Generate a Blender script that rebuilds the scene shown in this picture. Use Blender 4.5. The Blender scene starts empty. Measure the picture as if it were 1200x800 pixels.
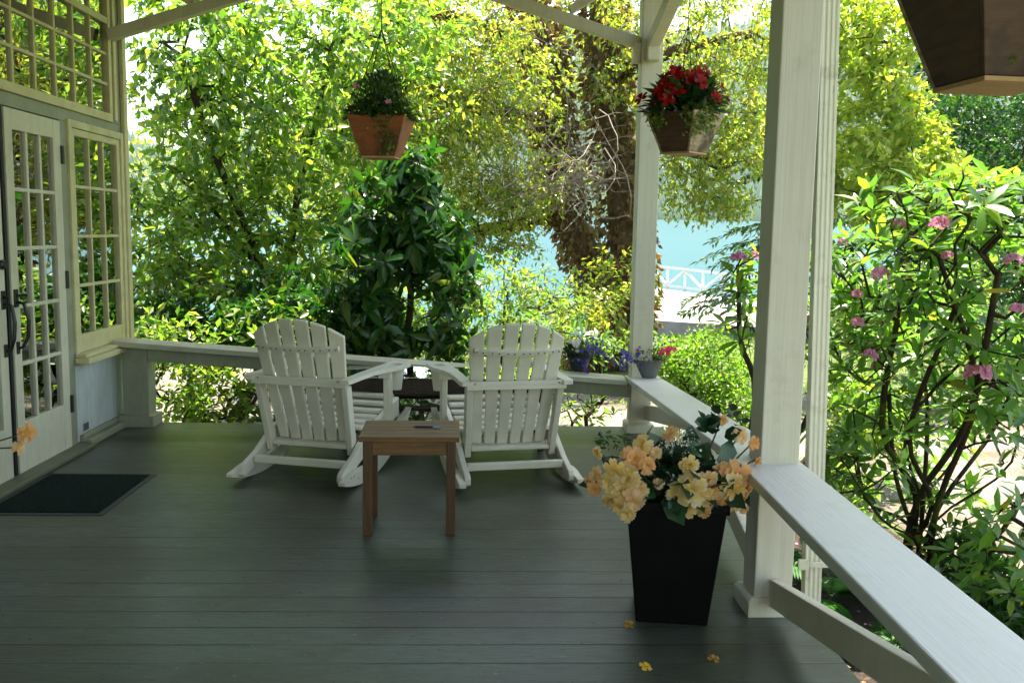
import bpy, math, random
import numpy as np
from mathutils import Vector, Matrix
random.seed(7); RNG = np.random.default_rng(11)
sc = bpy.context.scene
COL = sc.collection
R = math.radians
PI = math.pi

# ------------------------------------------------------------------ camera model (1200x800 photo pixels)
FPX, PITCH, ROLL, YAW, EYE = 1079.39, R(6.7665), R(0.98443), R(2.27086), 1.42
def _rot():
    cy, sy = math.cos(YAW), math.sin(YAW); cp, sp = math.cos(PITCH), math.sin(PITCH); cr, sr = math.cos(ROLL), math.sin(ROLL)
    Ry = np.array([[cy,-sy,0],[sy,cy,0],[0,0,1]]); B = np.array([[1,0,0],[0,0,-1],[0,1,0]], float)
    Rp = np.array([[1,0,0],[0,cp,-sp],[0,sp,cp]]); Rr = np.array([[cr,-sr,0],[sr,cr,0],[0,0,1]])
    return Rr @ Rp @ B @ Ry
MC = _rot()
def ray(x, y): return MC.T @ np.array([(x-600)/FPX, (y-400)/FPX, 1.0])
def at(x, y, Y):
    d = ray(x, y); return np.array([0,0,EYE]) + d*(Y/d[1])
def atz(x, y, z):
    d = ray(x, y); return np.array([0,0,EYE]) + d*((z-EYE)/d[2])

cam = bpy.data.cameras.new('camera'); camo = bpy.data.objects.new('camera', cam); COL.objects.link(camo)
cam.sensor_width = 36; cam.lens = 36*FPX/1200; cam.clip_start = .05; cam.clip_end = 4000
Mw = MC.T @ np.diag([1,-1,-1])
camo.matrix_world = Matrix([[*Mw[0],0],[*Mw[1],0],[*Mw[2],EYE],[0,0,0,1]])
sc.camera = camo

# ------------------------------------------------------------------ render, world, sun
sc.render.engine = 'CYCLES'
sc.cycles.max_bounces = 9; sc.cycles.diffuse_bounces = 4; sc.cycles.glossy_bounces = 3; sc.cycles.transparent_max_bounces = 12
sc.cycles.transmission_bounces = 6; sc.cycles.sample_clamp_indirect = 8; sc.cycles.use_denoising = True
sc.cycles.caustics_reflective = False; sc.cycles.caustics_refractive = False
try: sc.cycles.denoiser = 'OPENIMAGEDENOISE'
except Exception: pass
sc.view_settings.view_transform = 'Standard'; sc.view_settings.look = 'None'; sc.view_settings.gamma = 1
sc.view_settings.exposure = 2.15
SUN_EL, SUN_AZ = R(72.5), R(25)
w = bpy.data.worlds.new('World'); sc.world = w; w.use_nodes = True
nt = w.node_tree; bg = nt.nodes['Background']
sky = nt.nodes.new('ShaderNodeTexSky'); sky.sky_type = 'NISHITA'; sky.sun_disc = False
sky.sun_elevation = SUN_EL; sky.sun_rotation = SUN_AZ; sky.air_density = 1.2; sky.dust_density = 1.5
wb = nt.nodes.new('ShaderNodeMix'); wb.data_type = 'RGBA'; wb.blend_type = 'MULTIPLY'; wb.inputs[0].default_value = 1; wb.inputs[7].default_value = (1, .94, .79, 1)   # camera set for open shade
nt.links.new(sky.outputs[0], wb.inputs[6]); nt.links.new(wb.outputs[2], bg.inputs[0]); bg.inputs[1].default_value = .14
sl = bpy.data.lights.new('sun', 'SUN'); sl.energy = 5.0; sl.angle = R(.53); sl.color = (1, .93, .78)
so = bpy.data.objects.new('sun', sl); COL.objects.link(so)
tosun = Vector((math.sin(SUN_AZ)*math.cos(SUN_EL), math.cos(SUN_AZ)*math.cos(SUN_EL), math.sin(SUN_EL)))
so.rotation_euler = tosun.to_track_quat('Z', 'Y').to_euler(); so.location = (0, 0, 30)

# ------------------------------------------------------------------ materials
def new_mat(name):
    m = bpy.data.materials.new(name); m.use_nodes = True
    t = m.node_tree; p = t.nodes['Principled BSDF']
    return m, t, p
def node(t, typ, ins=None, **attrs):
    n = t.nodes.new(typ)
    for k, v in attrs.items(): setattr(n, k, v)
    for k, v in (ins or {}).items():
        if hasattr(v, 'is_output') or isinstance(v, bpy.types.NodeSocket): t.links.new(v, n.inputs[k])
        else: n.inputs[k].default_value = v
    return n
def ramp(t, fac, stops, interp='LINEAR'):
    n = t.nodes.new('ShaderNodeValToRGB'); n.color_ramp.interpolation = interp
    e = n.color_ramp.elements
    while len(e) < len(stops): e.new(.5)
    for el, (p, c) in zip(e, stops):
        el.position = p; el.color = (*c, 1) if len(c) == 3 else c
    t.links.new(fac, n.inputs[0]); return n.outputs[0]
def objco(t, scale=(1,1,1)):
    c = node(t, 'ShaderNodeTexCoord'); m = node(t, 'ShaderNodeMapping', {'Vector': c.outputs['Object'], 'Scale': scale})
    return m.outputs[0]
def noise(t, scale, sc3=(1,1,1), detail=5, rough=.6):
    return node(t, 'ShaderNodeTexNoise', {'Vector': objco(t, sc3), 'Scale': scale, 'Detail': detail, 'Roughness': rough}).outputs[0]
def mixc(t, fac, a, b, mode='MIX'):
    n = node(t, 'ShaderNodeMix', data_type='RGBA', blend_type=mode)
    for i, v in ((0, fac), (6, a), (7, b)):
        if isinstance(v, bpy.types.NodeSocket): t.links.new(v, n.inputs[i])
        else: n.inputs[i].default_value = v if i == 0 else (*v, 1)
    return n.outputs[2]
def math_(t, op, a, b=0.0):
    n = node(t, 'ShaderNodeMath', operation=op)
    for i, v in ((0, a), (1, b)):
        if isinstance(v, bpy.types.NodeSocket): t.links.new(v, n.inputs[i])
        else: n.inputs[i].default_value = v
    return n.outputs[0]
def bump(t, p, h, strength=.3, dist=.01):
    b = node(t, 'ShaderNodeBump', {'Height': h, 'Strength': strength, 'Distance': dist})
    t.links.new(b.outputs[0], p.inputs['Normal'])

def paint(name, a, b, grain=(1,1,1), rough=.5, dirt=(.12,.10,.07), dirt_amt=.5, gscale=30, ov=.30):
    """painted timber: two close tones, brushed grain, specks and rubbed dirt"""
    m, t, p = new_mat(name)
    g = noise(t, gscale, grain, 6, .65)
    c = mixc(t, ramp(t, noise(t, 2.2, (1,1,1), 4), [(.35,(0,0,0)),(.7,(1,1,1))]), a, b)
    d = ramp(t, noise(t, 6, (1,1,1), 8, .75), [(.53,(0,0,0)),(.70,(1,1,1))])
    c = mixc(t, math_(t, 'MULTIPLY', d, dirt_amt), c, dirt)
    v = node(t, 'ShaderNodeTexVoronoi', {'Vector': objco(t), 'Scale': 26.0, 'Randomness': 1.0})
    sp = ramp(t, v.outputs['Distance'], [(.03,(1,1,1)),(.06,(0,0,0))])
    c = mixc(t, math_(t, 'MULTIPLY', sp, .35*dirt_amt), c, (.05,.04,.03))
    c = mixc(t, ov, c, g, 'OVERLAY')
    ch = ramp(t, noise(t, 45, grain, 4, .75), [(.655,(0,0,0)),(.68,(1,1,1))]); c = mixc(t, math_(t, 'MULTIPLY', ch, .8*dirt_amt), c, (.16,.12,.08))
    t.links.new(c, p.inputs['Base Color'])
    t.links.new(math_(t, 'ADD', math_(t, 'MULTIPLY', g, .3), rough-.15), p.inputs['Roughness'])
    bump(t, p, g, .45, .005)
    return m
def plain(name, a, b=None, rough=.6, scale=12, metal=0, bmp=.15, spec=.5):
    m, t, p = new_mat(name)
    b = b or tuple(x*.7 for x in a)
    g = noise(t, scale, (1,1,1), 6, .65)
    t.links.new(mixc(t, ramp(t, g, [(.35,(0,0,0)),(.68,(1,1,1))]), a, b), p.inputs['Base Color'])
    p.inputs['Roughness'].default_value = rough; p.inputs['Metallic'].default_value = metal
    p.inputs['Specular IOR Level'].default_value = spec
    if bmp: bump(t, p, g, bmp, .004)
    return m
def timber(name, dark, light, axis=(1,14,14), rough=.5, scale=5, blotch=None):
    m, t, p = new_mat(name)
    g = noise(t, scale, axis, 7, .7)
    c = ramp(t, g, [(.3,dark),(.72,light)])
    if blotch:
        c = mixc(t, ramp(t, noise(t, 5, (1,1,1), 5), [(.5,(0,0,0)),(.62,(1,1,1))]), c, blotch)
    t.links.new(c, p.inputs['Base Color']); p.inputs['Roughness'].default_value = rough
    bump(t, p, g, .3, .004); return m
def leafmat(name, stops, trans, tmix=.45, gloss=.06, rough=.35, heart=None, rim=None):
    """leaf: per-leaf hue, diffuse plus light passing through, thin waxy reflection"""
    m = bpy.data.materials.new(name); m.use_nodes = True; t = m.node_tree; t.nodes.clear()
    geo = node(t, 'ShaderNodeNewGeometry')
    c = ramp(t, geo.outputs['Random Per Island'], stops)
    if heart:      # petal: deeper heart, tinted rim
        at_ = node(t, 'ShaderNodeAttribute', attribute_name='along').outputs['Fac']
        c = mixc(t, ramp(t, at_, [(.05,(1,1,1)),(.5,(0,0,0))]), c, heart); c = mixc(t, math_(t, 'MULTIPLY', ramp(t, at_, [(.72,(0,0,0)),(1,(1,1,1))]), .7), c, rim)
    tr = mixc(t, 1.0, c, trans, 'MULTIPLY')
    d = node(t, 'ShaderNodeBsdfDiffuse', {'Color': c}); q = node(t, 'ShaderNodeBsdfTranslucent', {'Color': tr})
    mx = node(t, 'ShaderNodeMixShader', {0: tmix, 1: d.outputs[0], 2: q.outputs[0]})
    gl = node(t, 'ShaderNodeBsdfGlossy', {'Color': (1,1,1,1), 'Roughness': rough})
    lw = node(t, 'ShaderNodeLayerWeight', {'Blend': .25})
    f = math_(t, 'MULTIPLY', math_(t, 'ADD', lw.outputs['Fresnel'], .25), gloss)
    m2 = node(t, 'ShaderNodeMixShader', {0: f, 1: mx.outputs[0], 2: gl.outputs[0]})
    o = node(t, 'ShaderNodeOutputMaterial'); t.links.new(m2.outputs[0], o.inputs[0])
    return m
def bark(name, a, b, scale=9, moss=None):
    m, t, p = new_mat(name)
    g = noise(t, scale, (1,1,.35), 8, .75)
    c = ramp(t, g, [(.3,a),(.7,b)])
    if moss: c = mixc(t, ramp(t, noise(t, 4, (1,1,1), 4), [(.48,(0,0,0)),(.62,(1,1,1))]), c, moss)
    t.links.new(c, p.inputs['Base Color']); p.inputs['Roughness'].default_value = .9; p.inputs['Specular IOR Level'].default_value = .15
    bump(t, p, g, .8, .03); return m
def glassmat(name, tint=(.9,.95,.93)):
    m = bpy.data.materials.new(name); m.use_nodes = True; t = m.node_tree; t.nodes.clear()
    tr = node(t, 'ShaderNodeBsdfTransparent', {'Color': (*tint,1)}); gl = node(t, 'ShaderNodeBsdfGlossy', {'Color': (1,1,1,1), 'Roughness': .004})
    n = node(t, 'ShaderNodeBump', {'Height': noise(t, 2.5, (1,1,1), 2), 'Strength': .06, 'Distance': .02})
    t.links.new(n.outputs[0], gl.inputs['Normal'])
    fr = node(t, 'ShaderNodeFresnel', {'IOR': 1.52})
    f = node(t, 'ShaderNodeClamp', {'Value': math_(t, 'ADD', math_(t, 'MULTIPLY', fr.outputs[0], 3.6), .03)})
    mx = node(t, 'ShaderNodeMixShader', {0: f.outputs[0], 1: tr.outputs[0], 2: gl.outputs[0]})
    o = node(t, 'ShaderNodeOutputMaterial'); t.links.new(mx.outputs[0], o.inputs[0]); return m

M = {}
M['white'] = paint('white_weathered_paint', (.60,.555,.44), (.65,.605,.50), (1.6,1.6,.045), .5, dirt=(.30,.26,.19), dirt_amt=.28, ov=.2)
M['rail'] = paint('rail_paint', (.585,.575,.54), (.62,.61,.575), (1.5,.05,1.5), .36, dirt=(.33,.31,.26), dirt_amt=.24, gscale=55, ov=.16)
M['railx'] = paint('front_rail_paint', (.40,.40,.29), (.47,.46,.36), (.08,1,1), .45, dirt=(.2,.18,.12), dirt_amt=.5)
M['cream'] = paint('cream_window_paint', (.54,.49,.25), (.61,.56,.33), (1,.3,.3), .45, dirt_amt=.35)
M['door'] = paint('door_paint', (.58,.545,.41), (.64,.605,.48), (1,.6,.1), .4, dirt_amt=.15)
M['trim'] = paint('grey_green_trim_paint', (.24,.25,.17), (.30,.31,.22), (1,.3,.3), .5, dirt_amt=.3)
M['bead'] = paint('pale_blue_beadboard_paint', (.46,.50,.49), (.53,.56,.55), (1,1,.1), .5, dirt_amt=.2)
M['chair'] = plain('white_chair_plastic', (.72,.68,.57), (.63,.59,.48), .42, 5, bmp=.05)
M['black_iron'] = plain('black_iron', (.012,.012,.013), None, .35, 20)
M['gap'] = plain('black_weatherstrip', (.006,.006,.006), None, .7, 20)
M['screw'] = plain('dark_screw', (.05,.05,.05), None, .4, 20, metal=.8)
M['table'] = timber('oiled_table_wood', (.075,.030,.007), (.27,.12,.024), (1,13,13), .45, 4, (.15,.065,.014))
M['tableleg'] = timber('oiled_leg_wood', (.045,.017,.004), (.13,.052,.011), (13,13,1), .4, 4)
M['basket'] = timber('cedar_basket_wood', (.17,.045,.012), (.34,.10,.025), (1.5,1.5,9), .6, 6, (.10,.03,.012))
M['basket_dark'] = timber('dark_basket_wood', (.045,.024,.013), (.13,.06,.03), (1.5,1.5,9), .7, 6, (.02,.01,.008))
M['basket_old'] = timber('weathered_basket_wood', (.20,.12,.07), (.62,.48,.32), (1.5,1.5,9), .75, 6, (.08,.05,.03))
M['basket_bottom'] = timber('pale_basket_base', (.36,.20,.07), (.50,.30,.12), (2,10,2), .6, 5)
M['soil'] = plain('potting_soil', (.02,.014,.01), (.05,.035,.025), .95, 60)
M['planter'] = plain('black_planter_plastic', (.0022,.0022,.0026), (.0035,.0035,.004), .55, 8, bmp=.03, spec=.12)
M['pot_blue'] = plain('dark_blue_pot', (.010,.014,.03), (.02,.026,.045), .35, 8)
M['wire'] = plain('dark_wire', (.03,.028,.025), None, .5, 20, metal=.7)
M['pen'] = plain('dark_pen', (.012,.014,.05), None, .3, 20)
M['pen_cap'] = plain('clear_pen_barrel', (.35,.42,.55), None, .2, 20)
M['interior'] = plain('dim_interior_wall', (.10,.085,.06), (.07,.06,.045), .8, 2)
M['roofing'] = plain('roof_shingle', (.10,.09,.08), (.05,.05,.045), .9, 15)
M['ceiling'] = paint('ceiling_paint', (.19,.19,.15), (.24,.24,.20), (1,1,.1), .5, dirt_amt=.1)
M['concrete'] = plain('pale_concrete', (.22,.205,.18), (.34,.325,.30), .9, 3)
M['dock_white'] = plain('white_dock_paint', (.62,.62,.60), (.55,.55,.53), .5, 5)
M['asphalt'] = plain('asphalt', (.045,.045,.05), (.07,.07,.075), .9, 30)
M['glass'] = glassmat('window_glass')
M['downspout'] = paint('downspout_paint', (.66,.64,.50), (.70,.68,.56), (1,1,.1), .35, dirt=(.2,.17,.1), dirt_amt=.5)

# floor boards
m, t, p = new_mat('grey_painted_boards'); M['floor'] = m
co = node(t, 'ShaderNodeTexCoord'); sx = node(t, 'ShaderNodeSeparateXYZ', {0: co.outputs['Object']})
yb = math_(t, 'DIVIDE', sx.outputs[1], .1385); idx = math_(t, 'FLOOR', yb); fr = math_(t, 'FRACT', yb)
wn = node(t, 'ShaderNodeTexWhiteNoise', noise_dimensions='1D'); t.links.new(idx, wn.inputs['W'])
edge = math_(t, 'MINIMUM', fr, math_(t, 'SUBTRACT', 1.0, fr))
wob = math_(t, 'MULTIPLY', math_(t, 'SUBTRACT', noise(t, 3, (1,0,0), 4), .35), .05)
gap = ramp(t, math_(t, 'SUBTRACT', edge, wob), [(.004,(1,1,1)),(.022,(0,0,0))])
gap = math_(t, 'MULTIPLY', gap, ramp(t, noise(t, 1.1, (.8,6,1), 4), [(.38,(.15,.15,.15)),(.60,(1,1,1))]))
c = mixc(t, wn.outputs['Value'], (.070,.092,.070), (.118,.138,.112))
g = noise(t, 7, (1.2,22,1), 8, .75)
c = mixc(t, ramp(t, g, [(.42,(0,0,0)),(.64,(1,1,1))]), c, (.050,.054,.040))
c = mixc(t, math_(t, 'MULTIPLY', ramp(t, noise(t, .9, (1,1.6,1), 6, .65), [(.44,(0,0,0)),(.58,(1,1,1))]), .7), c, (.042,.036,.022))
scr = ramp(t, noise(t, 8, (.9,9,1), 7, .8), [(.57,(0,0,0)),(.63,(1,1,1))])
c = mixc(t, math_(t, 'MULTIPLY', scr, .75), c, (.020,.018,.012))
chips = ramp(t, noise(t, 60, (.5,1,1), 3, .7), [(.66,(0,0,0)),(.69,(1,1,1))])
nl = node(t, 'ShaderNodeTexVoronoi', {'Vector': objco(t, (1.6,7.22,1)), 'Scale': 1.0, 'Randomness': .15})
spk = ramp(t, noise(t, 38, (.8,1,1), 2, .6), [(.68,(0,0,0)),(.70,(1,1,1))])
c = mixc(t, math_(t, 'MULTIPLY', chips, .5), c, (.30,.29,.25))
c = mixc(t, math_(t, 'MULTIPLY', spk, .85), c, (.012,.010,.008))
c = mixc(t, gap, c, (.008,.007,.005))
t.links.new(c, p.inputs['Base Color'])
t.links.new(math_(t, 'ADD', .19, math_(t, 'MULTIPLY', g, .36)), p.inputs['Roughness'])
hgt = math_(t, 'SUBTRACT', math_(t, 'ADD', math_(t, 'MULTIPLY', g, .12), math_(t, 'MULTIPLY', wn.outputs['Value'], .12)), gap)
bump(t, p, hgt, .5, .004)

# doormat
m, t, p = new_mat('dark_green_mat'); M['mat'] = m
c = mixc(t, ramp(t, noise(t, 160, (1,1,1), 3), [(.4,(0,0,0)),(.65,(1,1,1))]), (.004,.010,.008), (.014,.032,.026))
cr = ramp(t, node(t, 'ShaderNodeTexVoronoi', {'Vector': objco(t), 'Scale': 28.0}).outputs['Distance'], [(.05,(1,1,1)),(.09,(0,0,0))])
c = mixc(t, math_(t, 'MULTIPLY', cr, ramp(t, noise(t, 6), [(.5,(0,0,0)),(.62,(.8,.8,.8))])), c, (.30,.27,.18))
t.links.new(c, p.inputs['Base Color']); p.inputs['Roughness'].default_value = .95; p.inputs['Specular IOR Level'].default_value = .1
bump(t, p, noise(t, 160, (1,1,1), 3), .8, .006)
M['mat_edge'] = plain('mat_rubber_edge', (.05,.06,.055), None, .7, 20)

# wicker
m, t, p = new_mat('brown_wicker'); M['wicker'] = m
wv = node(t, 'ShaderNodeTexBrick', {'Vector': objco(t), 'Scale': 1.0, 'Mortar Size': .004, 'Brick Width': .03, 'Row Height': .012, 'Color1': (.14,.075,.04,1), 'Color2': (.075,.04,.022,1), 'Mortar': (.01,.007,.005,1)})
mp = node(t, 'ShaderNodeMapping', {'Rotation': (PI/2,0,0)}); tc = node(t, 'ShaderNodeTexCoord'); t.links.new(tc.outputs['Object'], mp.inputs[0]); t.links.new(mp.outputs[0], wv.inputs['Vector'])
t.links.new(wv.outputs[0], p.inputs['Base Color']); p.inputs['Roughness'].default_value = .6; bump(t, p, wv.outputs['Fac'], -.8, .006)

# grey pot with woven pattern
m, t, p = new_mat('grey_woven_pot'); M['pot_grey'] = m
ck = node(t, 'ShaderNodeTexChecker', {'Vector': objco(t, (1,1,1)), 'Scale': 150.0, 'Color1': (.16,.165,.18,1), 'Color2': (.075,.078,.09,1)})
t.links.new(ck.outputs[0], p.inputs['Base Color']); p.inputs['Roughness'].default_value = .55; bump(t, p, ck.outputs[1], .5, .004)

# ground, grass, gravel, lake, hill
m, t, p = new_mat('bark_mulch_soil'); M['mulch'] = m
c = ramp(t, noise(t, 24, (1,1,1), 8, .75), [(.3,(.018,.011,.008)),(.55,(.055,.033,.024)),(.75,(.13,.085,.06))])
t.links.new(c, p.inputs['Base Color']); p.inputs['Roughness'].default_value = .95; bump(t, p, noise(t, 24, (1,1,1), 8, .75), 1, .04)
m, t, p = new_mat('pale_gravel'); M['gravel'] = m
c = ramp(t, noise(t, 40, (1,1,1), 8, .75), [(.35,(.11,.09,.07)),(.5,(.20,.175,.14)),(.65,(.33,.30,.26))])
c = mixc(t, ramp(t, noise(t, 1.3, (1,1,1), 5), [(.48,(0,0,0)),(.6,(.75,.75,.75))]), c, (.085,.062,.035))
t.links.new(c, p.inputs['Base Color']); p.inputs['Roughness'].default_value = .95; bump(t, p, noise(t, 40, (1,1,1), 8, .75), .8, .02)
m, t, p = new_mat('lawn_soil'); M['lawn'] = m
c = ramp(t, noise(t, 9, (1,1,1), 8, .7), [(.3,(.045,.075,.015)),(.55,(.10,.14,.03)),(.75,(.20,.20,.06))])
t.links.new(c, p.inputs['Base Color']); p.inputs['Roughness'].default_value = .95; bump(t, p, noise(t, 30), .8, .05)
m, t, p = new_mat('turquoise_lake_water'); M['lake'] = m
t.links.new(mixc(t, noise(t, .02, (1,3,1), 4), (.012,.060,.070), (.020,.084,.094)), p.inputs['Base Color'])
p.inputs['Roughness'].default_value = .35; p.inputs['Specular IOR Level'].default_value = .12
bump(t, p, noise(t, 1.1, (1,2.5,1), 6, .65), .25, .08)
m, t, p = new_mat('hill_soil'); M['hill'] = m
t.links.new(ramp(t, noise(t, .05, (1,1,1), 8, .7), [(.35,(.03,.055,.03)),(.6,(.05,.075,.045)),(.75,(.09,.09,.07))]), p.inputs['Base Color']); p.inputs['Roughness'].default_value = 1

G = lambda a, b, c2: [(0,a),(.5,b),(1,c2)]
M['leaf_bright'] = leafmat('bright_green_leaf', [(0,(.06,.13,.022)),(.4,(.10,.19,.028)),(.75,(.17,.25,.04)),(1,(.26,.29,.06))], (2.2,2.3,1.0), .60, .10)
M['leaf_old'] = leafmat('olive_yellow_leaf', [(0,(.09,.16,.024)),(.35,(.16,.24,.034)),(.70,(.26,.30,.05)),(.95,(.33,.29,.06)),(1,(.22,.13,.03))], (2.1,2.1,.9), .60, .10)
M['leaf_dark'] = leafmat('dark_evergreen_leaf', [(0,(.012,.055,.010)),(.5,(.024,.090,.014)),(.9,(.05,.13,.02)),(1,(.18,.19,.03))], (1.7,2.0,.6), .35, .10, .3)
M['leaf_rhodo'] = leafmat('rhododendron_leaf', [(0,(.05,.13,.024)),(.5,(.09,.20,.034)),(.88,(.15,.27,.04)),(.97,(.18,.22,.035)),(1,(.34,.25,.04))], (2.0,2.2,.7), .5, .16, .28)
M['leaf_lime'] = leafmat('lime_shrub_leaf', G((.08,.18,.025),(.14,.25,.035),(.22,.30,.06)), (1.7,1.9,.7), .5, .06)
M['leaf_maple'] = leafmat('yellow_green_leaf', G((.14,.24,.025),(.25,.33,.035),(.38,.38,.09)), (2.0,2.0,.8), .5, .06)
M['leaf_dead'] = leafmat('brown_clinging_leaf', [(0,(.06,.036,.014)),(.45,(.14,.085,.03)),(.8,(.26,.16,.06)),(1,(.16,.20,.05))], (1.6,1.4,.8), .45, .04)
M['needle'] = leafmat('conifer_needle', G((.012,.04,.018),(.025,.065,.025),(.06,.11,.035)), (1.3,1.5,.7), .3, .04)
M['fern'] = leafmat('fern_leaf', G((.03,.12,.02),(.05,.17,.025),(.08,.22,.03)), (1.6,1.8,.7), .4, .06)
M['leaf_begonia'] = leafmat('begonia_leaf', G((.008,.03,.012),(.016,.05,.018),(.035,.085,.028)), (1.2,1.5,.7), .2, .14, .3)
M['leaf_small'] = leafmat('small_potplant_leaf', G((.03,.075,.02),(.055,.11,.03),(.09,.15,.045)), (1.3,1.5,.7), .3, .05)
M['leaf_trail'] = leafmat('trailing_lime_leaf', G((.09,.16,.03),(.15,.22,.04),(.24,.29,.08)), (1.3,1.5,.7), .35, .05)
M['petal_peach'] = leafmat('peach_begonia_petal', [(0,(.80,.62,.24)),(.35,(.82,.64,.32)),(.6,(.82,.54,.26)),(.85,(.80,.42,.26)),(1,(.84,.68,.44))], (1.1,.98,.85), .4, .03, heart=(.85,.56,.10), rim=(.87,.62,.46))
M['petal_yellow'] = leafmat('cream_yellow_begonia_petal', G((.80,.63,.22),(.80,.56,.15),(.85,.76,.50)), (1.1,1,.85), .4, .03, heart=(.85,.55,.07), rim=(.86,.72,.52))
M['petal_orange'] = leafmat('orange_begonia_petal', G((.80,.42,.12),(.82,.52,.18),(.82,.50,.30)), (1.1,.95,.8), .4, .03, heart=(.85,.50,.06), rim=(.86,.46,.28))
M['petal_red'] = leafmat('red_petal', G((.22,.003,.003),(.34,.005,.005),(.45,.010,.008)), (1.2,1,.9), .3, .04)
M['petal_pink'] = leafmat('rhododendron_petal', G((.55,.18,.36),(.66,.28,.46),(.74,.42,.56)), (1.1,1,1), .35, .03)
M['petal_hot'] = leafmat('hot_pink_petal', G((.70,.05,.16),(.78,.09,.22),(.80,.16,.26)), (1.1,1,1), .35, .03)
M['petal_blue'] = leafmat('violet_blue_petal', G((.07,.05,.38),(.14,.10,.55),(.26,.20,.62)), (1.1,1,1), .35, .03)
M['petal_white'] = leafmat('white_petal', G((.75,.74,.66),(.8,.8,.72),(.78,.72,.66)), (1,1,1), .3, .03)
M['petal_dry'] = leafmat('dry_fallen_petal', G((.42,.22,.04),(.5,.3,.06),(.30,.15,.04)), (1,1,1), .2, .03)
M['litter'] = leafmat('leaf_litter', G((.05,.03,.018),(.12,.07,.04),(.22,.15,.09)), (1,1,1), .1, .02)
M['grass'] = leafmat('grass_blade', G((.06,.11,.02),(.12,.17,.03),(.24,.25,.07)), (1.5,1.5,.7), .45, .04)
M['bark'] = bark('grey_brown_bark', (.02,.014,.010), (.085,.06,.042))
M['bark_old'] = bark('old_ivy_bark', (.04,.026,.015), (.17,.11,.06), 7)
M['bark_moss'] = bark('mossy_bark', (.018,.013,.009), (.07,.05,.034), 12, (.07,.075,.015))
M['twig'] = bark('pale_dead_twig', (.14,.11,.085), (.34,.29,.24), 20)
M['stem'] = plain('green_stem', (.10,.10,.03), (.07,.04,.02), .6, 20)

# ------------------------------------------------------------------ mesh builder
class MB:
    def __init__(s): s.v = []; s.f = []; s.mi = {}; s.cur = 0
    def add(s, vs, fs, mx=None):
        o = len(s.v)
        s.v += [tuple(mx @ Vector(v)) if mx is not None else tuple(v) for v in vs]
        if s.cur:
            for k in range(len(fs)): s.mi[len(s.f)+k] = s.cur
        s.f += [tuple(i+o for i in f) for f in fs]; return s
    def box(s, x0, x1, y0, y1, z0, z1, mx=None):
        return s.add([(x0,y0,z0),(x1,y0,z0),(x1,y1,z0),(x0,y1,z0),(x0,y0,z1),(x1,y0,z1),(x1,y1,z1),(x0,y1,z1)],
                     [(3,2,1,0),(4,5,6,7),(0,1,5,4),(1,2,6,5),(2,3,7,6),(3,0,4,7)], mx)
    def hexa(s, b, tp, mx=None):       # 4 bottom corners (ccw from above), 4 top corners
        return s.add(list(b)+list(tp), [(3,2,1,0),(4,5,6,7),(0,1,5,4),(1,2,6,5),(2,3,7,6),(3,0,4,7)], mx)
    def prism(s, pts, a, b, axis='x', mx=None):   # pts are 2D; extruded along axis from a to b
        def P(u, v, h): return {'x': (h,u,v), 'y': (u,h,v), 'z': (u,v,h)}[axis]
        n = len(pts); A = sum(pts[i][0]*pts[(i+1)%n][1]-pts[(i+1)%n][0]*pts[i][1] for i in range(n))
        if (A < 0) != (axis == 'y'): pts = pts[::-1]
        vs = [P(u,v,a) for u,v in pts]+[P(u,v,b) for u,v in pts]
        fs = [tuple(range(n-1,-1,-1)), tuple(range(n,2*n))]+[(i,(i+1)%n,(i+1)%n+n,i+n) for i in range(n)]
        return s.add(vs, fs, mx)
    def tube(s, pts, rad, sides=8, mx=None, cap=True):
        pts = [Vector(q) for q in pts]; n = len(pts); rad = rad if hasattr(rad, '__len__') else [rad]*n
        vs = []; up = None
        for i in range(n):
            d = (pts[min(i+1,n-1)]-pts[max(i-1,0)]).normalized()
            if up is None: up = d.orthogonal().normalized()
            up = (up-d*up.dot(d)).normalized(); sd = d.cross(up)
            vs += [pts[i]+(up*math.cos(2*PI*k/sides)+sd*math.sin(2*PI*k/sides))*rad[i] for k in range(sides)]
        fs = [(i*sides+k, i*sides+(k+1)%sides, (i+1)*sides+(k+1)%sides, (i+1)*sides+k) for i in range(n-1) for k in range(sides)]
        if cap: fs += [tuple(range(sides-1,-1,-1)), tuple((n-1)*sides+k for k in range(sides))]
        return s.add(vs, fs, mx)
    def lathe(s, prof, sides=28, mx=None):      # prof: (r, z) bottom to top
        vs = [(r*math.cos(2*PI*k/sides), r*math.sin(2*PI*k/sides), z) for r, z in prof for k in range(sides)]
        fs = [(i*sides+k, i*sides+(k+1)%sides, (i+1)*sides+(k+1)%sides, (i+1)*sides+k) for i in range(len(prof)-1) for k in range(sides)]
        fs.append(tuple(range(sides-1,-1,-1)))
        return s.add(vs, fs, mx)
    def build(s, name, mat, parent=None, bevel=0, smooth=False, segs=2):
        me = bpy.data.meshes.new(name); me.from_pydata(s.v, [], s.f); me.update()
        for q in (mat if isinstance(mat, (list, tuple)) else [mat]): me.materials.append(q)
        for k, v_ in s.mi.items(): me.polygons[k].material_index = v_
        o = bpy.data.objects.new(name, me); COL.objects.link(o)
        if parent is not None: o.parent = parent
        if smooth: me.polygons.foreach_set('use_smooth', [True]*len(me.polygons))
        if bevel:
            b = o.modifiers.new('bevel', 'BEVEL'); b.width = bevel; b.segments = segs; b.limit_method = 'ANGLE'; b.angle_limit = R(35)
        return o
def mat4(loc=(0,0,0), rz=0, rx=0, ry=0):
    return Matrix.Translation(loc) @ Matrix.Rotation(rz,4,'Z') @ Matrix.Rotation(ry,4,'Y') @ Matrix.Rotation(rx,4,'X')
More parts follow.
